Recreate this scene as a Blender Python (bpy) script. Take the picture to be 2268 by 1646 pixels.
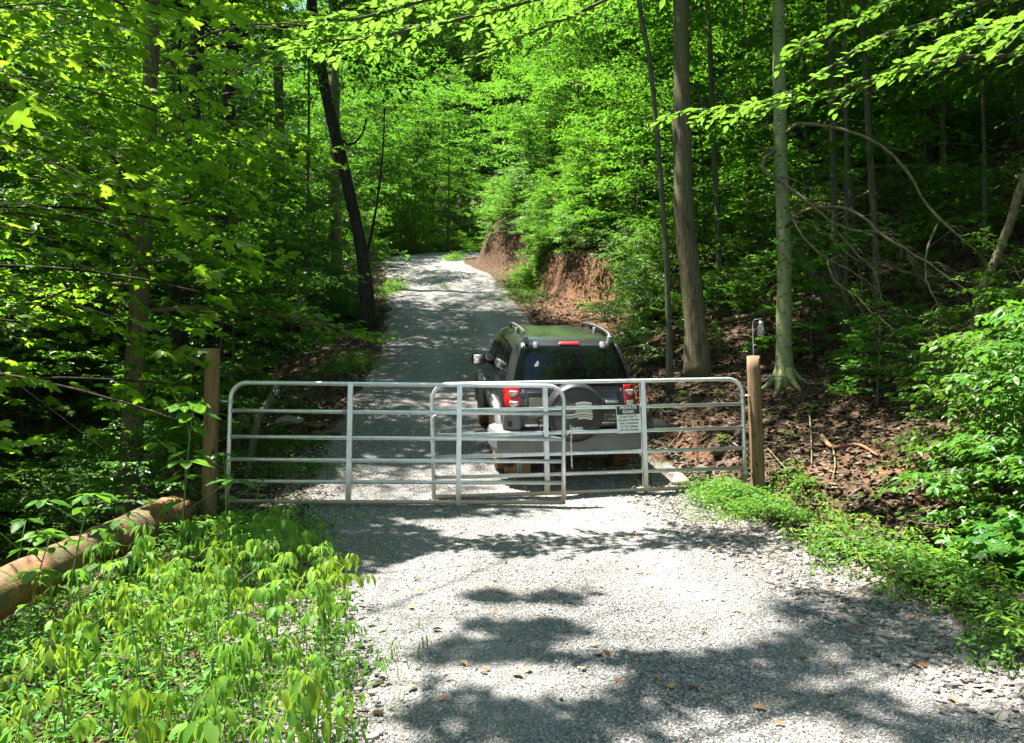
import bpy, bmesh, math, random
import numpy as np
from mathutils import Vector, Matrix, Euler

for _o in list(bpy.data.objects):
    bpy.data.objects.remove(_o)
SC = bpy.context.scene
COL = SC.collection
rad = math.radians

# ------------------------------------------------------------------ camera
CAM_Z = 1.6
PITCH = rad(3.5)
FOCAL = 1713.0          # in units of a 2268 x 1646 picture
cam_d = bpy.data.cameras.new('camera')
cam_d.sensor_width = 36.0
cam_d.lens = 36.0 * FOCAL / 2268.0
cam_d.clip_start = 0.05
cam_d.clip_end = 600.0
cam = bpy.data.objects.new('camera', cam_d)
COL.objects.link(cam)
cam.location = (0, 0, CAM_Z)
cam.rotation_euler = (rad(90) + PITCH, 0, 0)
SC.camera = cam

# ------------------------------------------------------------------ sky, sun, exposure
SUN_EL, SUN_AZ = rad(70), rad(280)      # azimuth of the sun: clockwise from +Y
w = bpy.data.worlds.new('World')
SC.world = w
w.use_nodes = True
nt = w.node_tree
bg = nt.nodes['Background']
sky = nt.nodes.new('ShaderNodeTexSky')
sky.sky_type = 'NISHITA'
sky.sun_disc = False
sky.sun_elevation = SUN_EL
sky.sun_rotation = SUN_AZ
sky.air_density = 1.0
sky.dust_density = 0.6
nt.links.new(sky.outputs[0], bg.inputs[0])
bg.inputs[1].default_value = 0.095
sl = bpy.data.lights.new('sun', 'SUN')
sl.energy = 5.0
sl.angle = rad(0.53)
sl.color = (1.0, 0.955, 0.88)
sun = bpy.data.objects.new('sun', sl)
COL.objects.link(sun)
_d = Vector((math.sin(SUN_AZ) * math.cos(SUN_EL), math.cos(SUN_AZ) * math.cos(SUN_EL), math.sin(SUN_EL)))
sun.rotation_euler = (-_d).to_track_quat('-Z', 'Y').to_euler()
sun.location = (-20, 0, 40)
SUNV = np.array(_d)

SC.view_settings.view_transform = 'Standard'
SC.view_settings.look = 'None'
SC.view_settings.gamma = 1.0
SC.view_settings.use_curve_mapping = False
SC.view_settings.exposure = 2.3

SC.render.engine = 'CYCLES'
cy = SC.cycles
cy.use_denoising = True
cy.denoiser = 'OPENIMAGEDENOISE'
cy.use_adaptive_sampling = True
cy.adaptive_threshold = 0.02
cy.max_bounces = 6
cy.diffuse_bounces = 3
cy.glossy_bounces = 3
cy.transmission_bounces = 4
cy.transparent_max_bounces = 4
cy.caustics_reflective = False
cy.caustics_refractive = False
cy.sample_clamp_indirect = 6.0

# ------------------------------------------------------------------ helpers
def unproject(px, py, d):
    """pixel of the 2268-wide picture -> point at forward distance d"""
    u = (px - 1134.0) / FOCAL
    v = (823.0 - py) / FOCAL
    y = math.cos(PITCH) - v * math.sin(PITCH)
    z = math.sin(PITCH) + v * math.cos(PITCH)
    return np.array((u / y * d, d, CAM_Z + z / y * d))

def project(p):
    p = np.asarray(p, float) - np.array((0, 0, CAM_Z))
    c, s = math.cos(PITCH), math.sin(PITCH)
    f = p[..., 1] * c + p[..., 2] * s
    v = -p[..., 1] * s + p[..., 2] * c
    return np.stack((1134 + p[..., 0] / f * FOCAL, 823 - v / f * FOCAL, f), -1)

class MB:
    """collects verts and faces of one mesh"""
    def __init__(self):
        self.v, self.loops, self.tot, self.n, self.mi = [], [], [], 0, []
    def add(self, verts, faces, mi=0):
        verts = np.asarray(verts, np.float32).reshape(-1, 3)
        if isinstance(faces, np.ndarray):
            m, k = faces.shape
            self.loops.append((faces + self.n).ravel().astype(np.int32))
            self.tot.append(np.full(m, k, np.int32))
            self.mi.append(np.full(m, mi, np.int32))
        else:
            for f in faces:
                self.loops.append(np.array(f, np.int32) + self.n)
            self.tot.append(np.array([len(f) for f in faces], np.int32))
            self.mi.append(np.full(len(faces), mi, np.int32))
        self.v.append(verts)
        self.n += len(verts)
        return self
    def mesh(self, name, mats, smooth=True):
        me = bpy.data.meshes.new(name)
        v = np.concatenate(self.v)
        lp = np.concatenate(self.loops)
        tt = np.concatenate(self.tot)
        me.vertices.add(len(v)); me.vertices.foreach_set('co', v.ravel())
        me.loops.add(len(lp)); me.loops.foreach_set('vertex_index', lp)
        me.polygons.add(len(tt))
        st = np.zeros(len(tt), np.int32); st[1:] = np.cumsum(tt)[:-1]
        me.polygons.foreach_set('loop_start', st)
        me.polygons.foreach_set('loop_total', tt)
        for m in (mats if isinstance(mats, (list, tuple)) else [mats]):
            me.materials.append(m)
        me.polygons.foreach_set('material_index', np.concatenate(self.mi))
        me.polygons.foreach_set('use_smooth', np.full(len(tt), bool(smooth)))
        me.update(calc_edges=True)
        return me
    def build(self, name, mats, parent=None, smooth=True):
        return put(name, self.mesh(name, mats, smooth), parent)

def put(name, me, parent=None):
    o = bpy.data.objects.new(name, me)
    COL.objects.link(o)
    if parent is not None:
        o.parent = parent
    return o

def empty(name, loc=(0, 0, 0), rz=0.0):
    o = bpy.data.objects.new(name, None)
    o.empty_display_size = 0.1
    COL.objects.link(o)
    o.location = loc
    o.rotation_euler = (0, 0, rz)
    return o

def tag(o, label=None, cat=None, group=None, kind=None):
    if label: o['label'] = label
    if cat: o['category'] = cat
    if group: o['group'] = group
    if kind: o['kind'] = kind
    return o

def copy_tree(o, parent=None):
    c = o.copy(); COL.objects.link(c); c.parent = parent
    for ch in o.children:
        copy_tree(ch, c)
    return c

def frames(pts):
    pts = np.asarray(pts, float)
    t = np.gradient(pts, axis=0)
    t /= np.linalg.norm(t, axis=1)[:, None] + 1e-9
    ref = np.array((0, 0, 1.0)) if abs(t[0][2]) < 0.8 else np.array((1.0, 0, 0))
    ns = []
    n = ref - t[0] * ref.dot(t[0]); n /= np.linalg.norm(n)
    for i in range(len(pts)):
        n = n - t[i] * n.dot(t[i]); n /= np.linalg.norm(n) + 1e-9
        ns.append(n)
    ns = np.array(ns)
    return t, ns, np.cross(t, ns)

def tube(pts, r, n=8, cap=True, mb=None, mi=0, rough=None):
    """tapered tube through pts; r scalar or per point; rough(i,j) optional radius factor array"""
    pts = np.asarray(pts, float)
    k = len(pts)
    r = np.broadcast_to(np.asarray(r, float), (k,))
    t, a, b = frames(pts)
    th = np.arange(n) / n * 2 * np.pi
    rr = r[:, None] * (rough if rough is not None else 1.0) * np.ones((k, n))
    v = pts[:, None, :] + rr[..., None] * (np.cos(th)[None, :, None] * a[:, None, :] + np.sin(th)[None, :, None] * b[:, None, :])
    idx = np.arange(k * n).reshape(k, n)
    q = np.stack((idx[:-1], np.roll(idx[:-1], -1, 1), np.roll(idx[1:], -1, 1), idx[1:]), -1).reshape(-1, 4)
    mb = mb or MB()
    base = mb.n
    mb.add(v.reshape(-1, 3), q, mi)
    if cap:
        mb.loops.append((idx[0][::-1] + base).astype(np.int32)); mb.tot.append(np.array([n], np.int32)); mb.mi.append(np.array([mi], np.int32))
        mb.loops.append((idx[-1] + base).astype(np.int32)); mb.tot.append(np.array([n], np.int32)); mb.mi.append(np.array([mi], np.int32))
    return mb

def smooth_path(pts, n):
    """Catmull-Rom resample"""
    pts = np.asarray(pts, float)
    P_ = np.vstack((2 * pts[0] - pts[1], pts, 2 * pts[-1] - pts[-2]))
    out = []
    m = len(pts) - 1
    for u in np.linspace(0, m - 1e-6, n):
        i = int(u); f = u - i
        p0, p1, p2, p3 = P_[i], P_[i + 1], P_[i + 2], P_[i + 3]
        out.append(0.5 * (2 * p1 + (p2 - p0) * f + (2 * p0 - 5 * p1 + 4 * p2 - p3) * f * f + (3 * p1 - p0 - 3 * p2 + p3) * f ** 3))
    return np.array(out)

BOXF = np.array([(0, 3, 2, 1), (4, 5, 6, 7), (0, 1, 5, 4), (1, 2, 6, 5), (2, 3, 7, 6), (3, 0, 4, 7)])
def box(mb, lo, hi, mi=0, bevel=0.0):
    if bevel <= 0:
        x0, y0, z0 = lo; x1, y1, z1 = hi
        v = [(x0, y0, z0), (x1, y0, z0), (x1, y1, z0), (x0, y1, z0), (x0, y0, z1), (x1, y0, z1), (x1, y1, z1), (x0, y1, z1)]
        return mb.add(v, BOXF, mi)
    bm = bmesh.new()
    bmesh.ops.create_cube(bm, size=1.0)
    for vv in bm.verts:
        vv.co = Vector([(lo[i] + hi[i]) / 2 + vv.co[i] * (hi[i] - lo[i]) for i in range(3)])
    bmesh.ops.bevel(bm, geom=list(bm.edges), offset=bevel, segments=2, affect='EDGES', profile=0.5)
    return add_bm(mb, bm, mi)

def add_bm(mb, bm, mi=0):
    bm.verts.index_update()
    v = [tuple(x.co) for x in bm.verts]
    f = [[x.index for x in g.verts] for g in bm.faces]
    bm.free()
    return mb.add(v, f, mi)

def lathe(profile, n=24, mb=None, axis='z', mi=0):
    """profile: list of (r, h)"""
    pr = np.array(profile, float)
    th = np.arange(n) / n * 2 * np.pi
    x = pr[:, 0][:, None] * np.cos(th); y = pr[:, 0][:, None] * np.sin(th); z = pr[:, 1][:, None] * np.ones(n)
    v = np.stack((x, y, z) if axis == 'z' else (z, x, y) if axis == 'x' else (y, z, x), -1)
    k = len(pr)
    idx = np.arange(k * n).reshape(k, n)
    q = np.stack((idx[:-1], np.roll(idx[:-1], -1, 1), np.roll(idx[1:], -1, 1), idx[1:]), -1).reshape(-1, 4)
    mb = mb or MB()
    return mb.add(v.reshape(-1, 3), q, mi)

# vectorised value noise
def _hash(i, j, s):
    n = (i * 374761393 + j * 668265263 + s * 974711) & 0x7fffffff
    n = ((n ^ (n >> 13)) * 1274126177) & 0x7fffffff
    n = n ^ (n >> 16)
    return (n & 0xffff) / 65535.0
def vnoise(x, y, s=0):
    x = np.asarray(x, float); y = np.asarray(y, float)
    i = np.floor(x).astype(np.int64); j = np.floor(y).astype(np.int64)
    fx = x - i; fy = y - j
    fx = fx * fx * (3 - 2 * fx); fy = fy * fy * (3 - 2 * fy)
    a = _hash(i, j, s); b = _hash(i + 1, j, s); c = _hash(i, j + 1, s); d = _hash(i + 1, j + 1, s)
    return (a * (1 - fx) + b * fx) * (1 - fy) + (c * (1 - fx) + d * fx) * fy
def fbm(x, y, s=0, o=4):
    t, a, f = 0, 0.5, 1.0
    for k in range(o):
        t = t + a * (vnoise(x * f + 17.3 * k, y * f - 9.1 * k, s + k) * 2 - 1); a *= 0.5; f *= 2.03
    return t
# ------------------------------------------------------------------ materials
def new_mat(name):
    m = bpy.data.materials.new(name)
    m.use_nodes = True
    t = m.node_tree
    return m, t, t.nodes['Principled BSDF'], t.nodes['Material Output']
def N(t, kind, **kw):
    n = t.nodes.new('ShaderNode' + kind)
    for k, v in kw.items():
        setattr(n, k, v)
    return n
def noise(t, scale, detail=5, rough=0.55, vec=None, dist=0.0):
    n = N(t, 'TexNoise')
    n.inputs['Scale'].default_value = scale; n.inputs['Detail'].default_value = detail
    n.inputs['Roughness'].default_value = rough; n.inputs['Distortion'].default_value = dist
    if vec is not None: t.links.new(vec, n.inputs['Vector'])
    return n
def ramp(t, fac, stops):
    r = N(t, 'ValToRGB')
    e = r.color_ramp.elements
    while len(e) < len(stops): e.new(0.5)
    for i, (p, c) in enumerate(stops):
        e[i].position = p; e[i].color = (*c, 1) if len(c) == 3 else c
    t.links.new(fac, r.inputs[0])
    return r
def mixc(t, fac, a, b, mode='MIX'):
    m = N(t, 'Mix', data_type='RGBA', blend_type=mode)
    for s, val in ((0, fac), (6, a), (7, b)):
        if isinstance(val, (int, float)): m.inputs[s].default_value = val
        elif isinstance(val, tuple): m.inputs[s].default_value = (*val, 1) if len(val) == 3 else val
        else: t.links.new(val, m.inputs[s])
    return m.outputs[2]
def bump(t, h, strength, dist, bs):
    b = N(t, 'Bump')
    b.inputs['Strength'].default_value = strength; b.inputs['Distance'].default_value = dist
    t.links.new(h, b.inputs['Height']); t.links.new(b.outputs[0], bs.inputs['Normal'])
    return b
def mapping(t, scale=(1, 1, 1), coord='Object'):
    tc = N(t, 'TexCoord'); mp = N(t, 'Mapping')
    mp.inputs['Scale'].default_value = scale
    t.links.new(tc.outputs[coord], mp.inputs[0])
    return mp.outputs[0]
def plain(name, col, rough=0.5, metal=0.0, spec=0.5, coat=0.0, var=0.12, vscale=9.0, bmp=0.0):
    m, t, b, o = new_mat(name)
    v = mapping(t)
    n = noise(t, vscale, 5, vec=v)
    c0 = tuple(max(0, x * (1 - var)) for x in col); c1 = tuple(min(1, x * (1 + var)) for x in col)
    r = ramp(t, n.outputs[0], [(0.3, c0), (0.7, c1)])
    t.links.new(r.outputs[0], b.inputs['Base Color'])
    b.inputs['Roughness'].default_value = rough; b.inputs['Metallic'].default_value = metal
    b.inputs['Specular IOR Level'].default_value = spec
    b.inputs['Coat Weight'].default_value = coat
    b.inputs['Coat Roughness'].default_value = 0.08
    if bmp: bump(t, n.outputs[0], bmp, 0.01, b)
    return m

def leaf_mat(name, cols, trans=0.5, tcol=(0.30, 0.46, 0.03), rough=0.42, spec=0.4, tint=0.35, hue=0.018):
    """thin leaf: glossy cuticle over diffuse reflection plus light passing through"""
    m, t, b, o = new_mat(name)
    g = N(t, 'NewGeometry')
    oi = N(t, 'ObjectInfo')
    r = ramp(t, g.outputs['Random Per Island'], [(i / (len(cols) - 1), c) for i, c in enumerate(cols)])
    hs = N(t, 'HueSaturation')
    ma = N(t, 'MapRange'); ma.inputs['To Min'].default_value = 1.0 - tint * 0.6; ma.inputs['To Max'].default_value = 1.0 + tint
    t.links.new(oi.outputs['Random'], ma.inputs['Value'])
    mh_ = N(t, 'Math', operation='MULTIPLY'); mh_.inputs[1].default_value = 7.31
    fr_ = N(t, 'Math', operation='FRACT'); hm = N(t, 'MapRange'); hm.inputs['To Min'].default_value = 0.5 - hue; hm.inputs['To Max'].default_value = 0.5 + hue
    t.links.new(oi.outputs['Random'], mh_.inputs[0]); t.links.new(mh_.outputs[0], fr_.inputs[0]); t.links.new(fr_.outputs[0], hm.inputs['Value']); t.links.new(hm.outputs[0], hs.inputs['Hue'])
    t.links.new(r.outputs[0], hs.inputs['Color']); t.links.new(ma.outputs[0], hs.inputs['Value'])
    t.links.new(hs.outputs[0], b.inputs['Base Color'])
    b.inputs['Roughness'].default_value = rough
    b.inputs['Specular IOR Level'].default_value = spec
    tr = N(t, 'BsdfTranslucent')
    tc = mixc(t, 0.5, hs.outputs[0], tcol)
    t.links.new(tc, tr.inputs['Color'])
    mx = N(t, 'MixShader'); mx.inputs[0].default_value = trans
    t.links.new(b.outputs[0], mx.inputs[1]); t.links.new(tr.outputs[0], mx.inputs[2])
    t.links.new(mx.outputs[0], o.inputs['Surface'])
    return m

def bark_mat(name, dark, light, sx=14, sz=2.0, bstr=0.9, moss=None, rings=False):
    m, t, b, o = new_mat(name)
    v = mapping(t, (sx, sx, sz))
    n = noise(t, 1.6, 8, 0.65, v, 0.4)
    n2 = noise(t, 0.5, 4, 0.5, mapping(t, (2, 2, 1.2)))
    r = ramp(t, n.outputs[0], [(0.34, dark), (0.62, light)])
    col = r.outputs[0]
    if moss:
        f = ramp(t, n2.outputs[0], [(0.45, (0, 0, 0)), (0.62, (1, 1, 1))])
        col = mixc(t, f.outputs[0], col, moss)
    if rings:
        vr = N(t, 'TexVoronoi'); vr.inputs['Scale'].default_value = 1.0; vr.inputs['Randomness'].default_value = 1.0
        t.links.new(mapping(t, (7, 7, 26)), vr.inputs['Vector'])
        f2 = ramp(t, vr.outputs['Distance'], [(0.16, (1, 1, 1)), (0.26, (0, 0, 0))])
        col = mixc(t, f2.outputs[0], col, (0.02, 0.022, 0.014))
    t.links.new(col, b.inputs['Base Color'])
    b.inputs['Roughness'].default_value = 0.9
    b.inputs['Specular IOR Level'].default_value = 0.2
    bump(t, n.outputs[0], bstr, 0.02, b)
    return m

G = 1.0
MAT = {}
MAT['leaf_forest'] = leaf_mat('leaf_forest', [(0.020, 0.070, 0.008), (0.042, 0.125, 0.012), (0.085, 0.18, 0.016)], 0.42, (0.19, 0.45, 0.025))
MAT['leaf_under'] = leaf_mat('leaf_under', [(0.022, 0.085, 0.010), (0.048, 0.145, 0.014), (0.095, 0.20, 0.018)], 0.45, (0.21, 0.50, 0.025))
MAT['leaf_maple'] = leaf_mat('leaf_maple', [(0.045, 0.125, 0.007), (0.075, 0.17, 0.009), (0.115, 0.22, 0.012)], 0.55, (0.46, 0.78, 0.035))
MAT['leaf_beech'] = leaf_mat('leaf_beech', [(0.04, 0.12, 0.02), (0.06, 0.16, 0.025), (0.09, 0.20, 0.03)], 0.48, (0.30, 0.60, 0.04), 0.34, 0.5)
MAT['leaf_weed'] = leaf_mat('leaf_weed', [(0.06, 0.19, 0.03), (0.10, 0.25, 0.035), (0.17, 0.33, 0.04)], 0.45, (0.38, 0.62, 0.04), 0.5, 0.3, 0.15)
MAT['leaf_ground'] = leaf_mat('leaf_ground', [(0.05, 0.14, 0.02), (0.08, 0.20, 0.025), (0.13, 0.26, 0.03)], 0.42, (0.26, 0.46, 0.03), 0.5, 0.3, 0.0)
MAT['leaf_shrub'] = leaf_mat('leaf_shrub', [(0.035, 0.12, 0.014), (0.06, 0.165, 0.018), (0.095, 0.21, 0.022)], 0.42, (0.22, 0.46, 0.03), 0.42, 0.35)
MAT['stem_green'] = plain('stem_green', (0.12, 0.22, 0.05), 0.5)
MAT['bark_dark'] = bark_mat('bark_dark', (0.012, 0.010, 0.008), (0.05, 0.042, 0.032), 12, 1.8)
MAT['bark_grey'] = bark_mat('bark_grey', (0.05, 0.042, 0.026), (0.19, 0.155, 0.095), 16, 2.4, 1.0, (0.12, 0.12, 0.05))
MAT['bark_pale'] = bark_mat('bark_pale', (0.15, 0.17, 0.08), (0.25, 0.27, 0.13), 6, 6, 0.25, (0.17, 0.21, 0.08), True)
MAT['bark_thin'] = bark_mat('bark_thin', (0.045, 0.046, 0.028), (0.115, 0.11, 0.068), 10, 5, 0.5, (0.08, 0.095, 0.04))
MAT['branch_dead'] = bark_mat('branch_dead', (0.08, 0.07, 0.036), (0.19, 0.17, 0.09), 12, 6, 0.5)
MAT['twig'] = plain('twig', (0.08, 0.065, 0.045), 0.8)

def litter_mat():
    m, t, b, o = new_mat('leaf_litter')
    g = N(t, 'NewGeometry')
    r = ramp(t, g.outputs['Random Per Island'], [(0, (0.026, 0.017, 0.011)), (0.4, (0.052, 0.034, 0.021)), (0.8, (0.095, 0.063, 0.039)), (1, (0.20, 0.145, 0.09))])
    t.links.new(r.outputs[0], b.inputs['Base Color'])
    b.inputs['Roughness'].default_value = 0.65
    return m
MAT['litter'] = litter_mat()

def soil_mat():
    m, t, b, o = new_mat('soil')
    v = mapping(t)
    n1 = noise(t, 1.3, 6, 0.6, v)
    n2 = noise(t, 22, 5, 0.7, v)
    vo = N(t, 'TexVoronoi'); vo.inputs['Scale'].default_value = 24
    t.links.new(v, vo.inputs['Vector'])
    base = ramp(t, n2.outputs[0], [(0.3, (0.022, 0.014, 0.009)), (0.7, (0.07, 0.045, 0.026))])
    flakes = ramp(t, vo.outputs['Color'], [(0.3, (0.03, 0.018, 0.011)), (0.6, (0.10, 0.062, 0.035)), (0.9, (0.17, 0.115, 0.07))])
    col = mixc(t, 0.6, base.outputs[0], flakes.outputs[0])
    at = N(t, 'Attribute', attribute_name='clay')
    clay = ramp(t, noise(t, 5, 6, 0.7, v).outputs[0], [(0.3, (0.09, 0.042, 0.022)), (0.55, (0.19, 0.092, 0.05)), (0.75, (0.30, 0.17, 0.105))])
    col = mixc(t, at.outputs['Fac'], col, clay.outputs[0])
    a2 = N(t, 'Attribute', attribute_name='shale')
    sv = N(t, 'TexVoronoi'); sv.inputs['Scale'].default_value = 16
    t.links.new(v, sv.inputs['Vector'])
    sh = ramp(t, sv.outputs['Color'], [(0.2, (0.10, 0.085, 0.07)), (0.6, (0.22, 0.19, 0.16)), (0.9, (0.34, 0.30, 0.26))])
    col = mixc(t, a2.outputs['Fac'], col, sh.outputs[0])
    t.links.new(col, b.inputs['Base Color'])
    b.inputs['Roughness'].default_value = 0.95
    b.inputs['Specular IOR Level'].default_value = 0.15
    mh = N(t, 'Math', operation='ADD')
    t.links.new(n2.outputs[0], mh.inputs[0]); t.links.new(vo.outputs['Distance'], mh.inputs[1])
    bump(t, mh.outputs[0], 0.9, 0.03, b)
    return m
MAT['soil'] = soil_mat()

def gravel_mat():
    m, t, b, o = new_mat('gravel')
    v = mapping(t)
    vo = N(t, 'TexVoronoi'); vo.inputs['Scale'].default_value = 62
    t.links.new(v, vo.inputs['Vector'])
    vo2 = N(t, 'TexVoronoi'); vo2.inputs['Scale'].default_value = 120
    t.links.new(v, vo2.inputs['Vector'])
    c1 = ramp(t, vo.outputs['Color'], [(0.15, (0.15, 0.15, 0.15)), (0.5, (0.28, 0.272, 0.262)), (0.9, (0.44, 0.43, 0.415))])
    c2 = ramp(t, vo2.outputs['Color'], [(0.15, (0.14, 0.14, 0.145)), (0.5, (0.27, 0.265, 0.26)), (0.9, (0.42, 0.41, 0.40))])
    col = mixc(t, 0.45, c1.outputs[0], c2.outputs[0])
    gap = ramp(t, vo.outputs['Distance'], [(0.30, (1, 1, 1)), (0.62, (0.35, 0.34, 0.33))])
    col = mixc(t, 1.0, col, gap.outputs[0], 'MULTIPLY')
    n1 = noise(t, 0.9, 5, 0.6, v)
    dirt = ramp(t, n1.outputs[0], [(0.52, (0, 0, 0)), (0.75, (0.55, 0.55, 0.55))])
    col = mixc(t, dirt.outputs[0], col, (0.20, 0.165, 0.125))
    af = N(t, 'Attribute', attribute_name='fines'); ae = N(t, 'Attribute', attribute_name='edge_dirt')
    col = mixc(t, af.outputs['Fac'], col, (0.33, 0.318, 0.30))
    ed = N(t, 'Math', operation='MULTIPLY'); ed.inputs[1].default_value = 0.7; t.links.new(ae.outputs['Fac'], ed.inputs[0])
    col = mixc(t, ed.outputs[0], col, (0.15, 0.115, 0.085))
    t.links.new(col, b.inputs['Base Color'])
    b.inputs['Roughness'].default_value = 0.9
    b.inputs['Specular IOR Level'].default_value = 0.2
    inv = N(t, 'Math', operation='MULTIPLY_ADD'); inv.inputs[1].default_value = -1; inv.inputs[2].default_value = 1
    t.links.new(vo.outputs['Distance'], inv.inputs[0])
    bump(t, inv.outputs[0], 1.0, 0.016, b)
    return m
MAT['gravel'] = gravel_mat()
def stone_mat(name, stops):
    m, t, b, o = new_mat(name)
    g = N(t, 'NewGeometry')
    r = ramp(t, g.outputs['Random Per Island'], stops)
    n = noise(t, 60, 4, vec=mapping(t))
    c = mixc(t, 0.35, r.outputs[0], n.outputs[0], 'OVERLAY')
    t.links.new(c, b.inputs['Base Color'])
    b.inputs['Roughness'].default_value = 0.85
    b.inputs['Specular IOR Level'].default_value = 0.25
    return m
MAT['pebble'] = stone_mat('pebble', [(0, (0.17, 0.166, 0.16)), (0.5, (0.285, 0.277, 0.265)), (0.85, (0.375, 0.365, 0.35)), (1, (0.45, 0.44, 0.42))])
MAT['shale'] = stone_mat('shale', [(0, (0.08, 0.08, 0.085)), (0.5, (0.20, 0.18, 0.16)), (1, (0.36, 0.32, 0.28))])
MAT['boulder'] = bark_mat('boulder', (0.06, 0.06, 0.05), (0.16, 0.155, 0.13), 4, 4, 0.6, (0.06, 0.08, 0.03))

def post_mat():
    m, t, b, o = new_mat('treated_wood')
    n = noise(t, 1.5, 7, 0.65, mapping(t, (24, 24, 1.6)), 0.6)
    n2 = noise(t, 3, 4, 0.6, mapping(t))
    r = ramp(t, n.outputs[0], [(0.3, (0.07, 0.038, 0.017)), (0.5, (0.20, 0.118, 0.055)), (0.8, (0.33, 0.21, 0.105))])
    k = N(t, 'TexVoronoi'); k.inputs['Scale'].default_value = 1.0
    t.links.new(mapping(t, (7, 7, 3.4)), k.inputs['Vector'])
    kf = ramp(t, k.outputs['Distance'], [(0.09, (1, 1, 1)), (0.15, (0, 0, 0))])
    col = mixc(t, kf.outputs[0], r.outputs[0], (0.06, 0.03, 0.014))
    col = mixc(t, ramp(t, n2.outputs[0], [(0.5, (0, 0, 0)), (0.8, (0.6, 0.6, 0.6))]).outputs[0], col, (0.12, 0.10, 0.05))
    t.links.new(col, b.inputs['Base Color'])
    b.inputs['Roughness'].default_value = 0.75
    bump(t, n.outputs[0], 0.9, 0.012, b)
    return m
MAT['post'] = post_mat()

def galv_mat():
    m, t, b, o = new_mat('galvanised_steel')
    v = mapping(t)
    n = noise(t, 18, 5, 0.6, v)
    r = ramp(t, n.outputs[0], [(0.3, (0.56, 0.58, 0.60)), (0.7, (0.74, 0.76, 0.77))])
    geo = N(t, 'NewGeometry'); sp = N(t, 'SeparateXYZ')
    tc = N(t, 'TexCoord'); t.links.new(tc.outputs['Object'], sp.inputs[0])
    n2 = noise(t, 4, 5, 0.7, v)
    ad = N(t, 'Math', operation='MULTIPLY_ADD'); ad.inputs[1].default_value = 0.55
    t.links.new(n2.outputs[0], ad.inputs[0]); t.links.new(sp.outputs['Z'], ad.inputs[2])
    dirt = ramp(t, ad.outputs[0], [(0.28, (0.85, 0.85, 0.85)), (0.62, (0, 0, 0))])
    col = mixc(t, dirt.outputs[0], r.outputs[0], (0.36, 0.25, 0.15))
    t.links.new(col, b.inputs['Base Color'])
    mm = N(t, 'Math', operation='MULTIPLY_ADD'); mm.inputs[1].default_value = -0.7; mm.inputs[2].default_value = 0.7
    t.links.new(dirt.outputs[0], mm.inputs[0]); t.links.new(mm.outputs[0], b.inputs['Metallic'])
    rr = N(t, 'Math', operation='MULTIPLY_ADD'); rr.inputs[1].default_value = 0.25; rr.inputs[2].default_value = 0.26
    t.links.new(n.outputs[0], rr.inputs[0]); t.links.new(rr.outputs[0], b.inputs['Roughness'])
    bump(t, n.outputs[0], 0.06, 0.003, b)
    return m
MAT['galv'] = galv_mat()
MAT['chain'] = plain('chain_steel', (0.45, 0.45, 0.43), 0.45, 0.7)
MAT['black_metal'] = plain('black_metal', (0.012, 0.012, 0.012), 0.5)
MAT['wire'] = plain('fence_wire', (0.55, 0.55, 0.53), 0.4, 0.8)
MAT['sign_white'] = plain('sign_white', (0.72, 0.73, 0.72), 0.45, var=0.05)
MAT['sign_black'] = plain('sign_black', (0.012, 0.012, 0.014), 0.4)
MAT['paint'] = plain('car_paint', (0.030, 0.030, 0.032), 0.26, 0.3, 0.5, 0.6, 0.25, 3)
MAT['grey_plastic'] = plain('grey_plastic', (0.145, 0.145, 0.15), 0.5, 0.0, 0.5, 0, 0.15, 4)
MAT['rail_grey'] = plain('rail_grey', (0.075, 0.075, 0.08), 0.5, 0.2)
MAT['black_plastic'] = plain('black_plastic', (0.018, 0.018, 0.019), 0.55, bmp=0.15, vscale=40)
MAT['auto_glass'] = plain('auto_glass', (0.003, 0.003, 0.0035), 0.03, 0, 0.32, 0, 0.0)
MAT['mirror'] = plain('mirror_glass', (0.75, 0.77, 0.78), 0.02, 1.0, var=0.0)
MAT['red_lens'] = plain('red_lens', (0.42, 0.008, 0.012), 0.12, 0, 0.6, 0.6, 0.1)
MAT['red_lamp'] = plain('red_lamp', (0.50, 0.035, 0.04), 0.2, 0, 0.6, 0.4, 0.1)
MAT['clear_lens'] = plain('clear_lens', (0.55, 0.53, 0.50), 0.12, 0.3, 0.6, 0.6, 0.2, 30)
MAT['chrome'] = plain('chrome', (0.45, 0.45, 0.46), 0.15, 1.0)
MAT['decal'] = plain('decal_white', (0.62, 0.63, 0.60), 0.5, var=0.08)
MAT['decal_grey'] = plain('decal_grey', (0.42, 0.43, 0.38), 0.5, var=0.08)
MAT['letter_silver'] = plain('letter_silver', (0.36, 0.36, 0.37), 0.35, 0.3)
MAT['tyre'] = plain('muddy_tyre', (0.115, 0.070, 0.034), 0.9, 0, 0.2, 0, 0.75, 12, 0.8)
MAT['vinyl'] = plain('cover_vinyl', (0.020, 0.021, 0.023), 0.42, 0, 0.5, 0, 0.3, 7, 0.25)
MAT['cardboard'] = plain('cardboard', (0.36, 0.22, 0.11), 0.85, var=0.08)
MAT['tape_white'] = plain('tape_white', (0.65, 0.66, 0.68), 0.4)
MAT['tape_blue'] = plain('tape_blue', (0.03, 0.05, 0.22), 0.4)
MAT['plate'] = plain('plate_beige_reflection', (0.30, 0.27, 0.22), 0.4, 0, 0.5, 0, 0.2, 14)  # beige reflection in the plate recess, put into the colour
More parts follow.
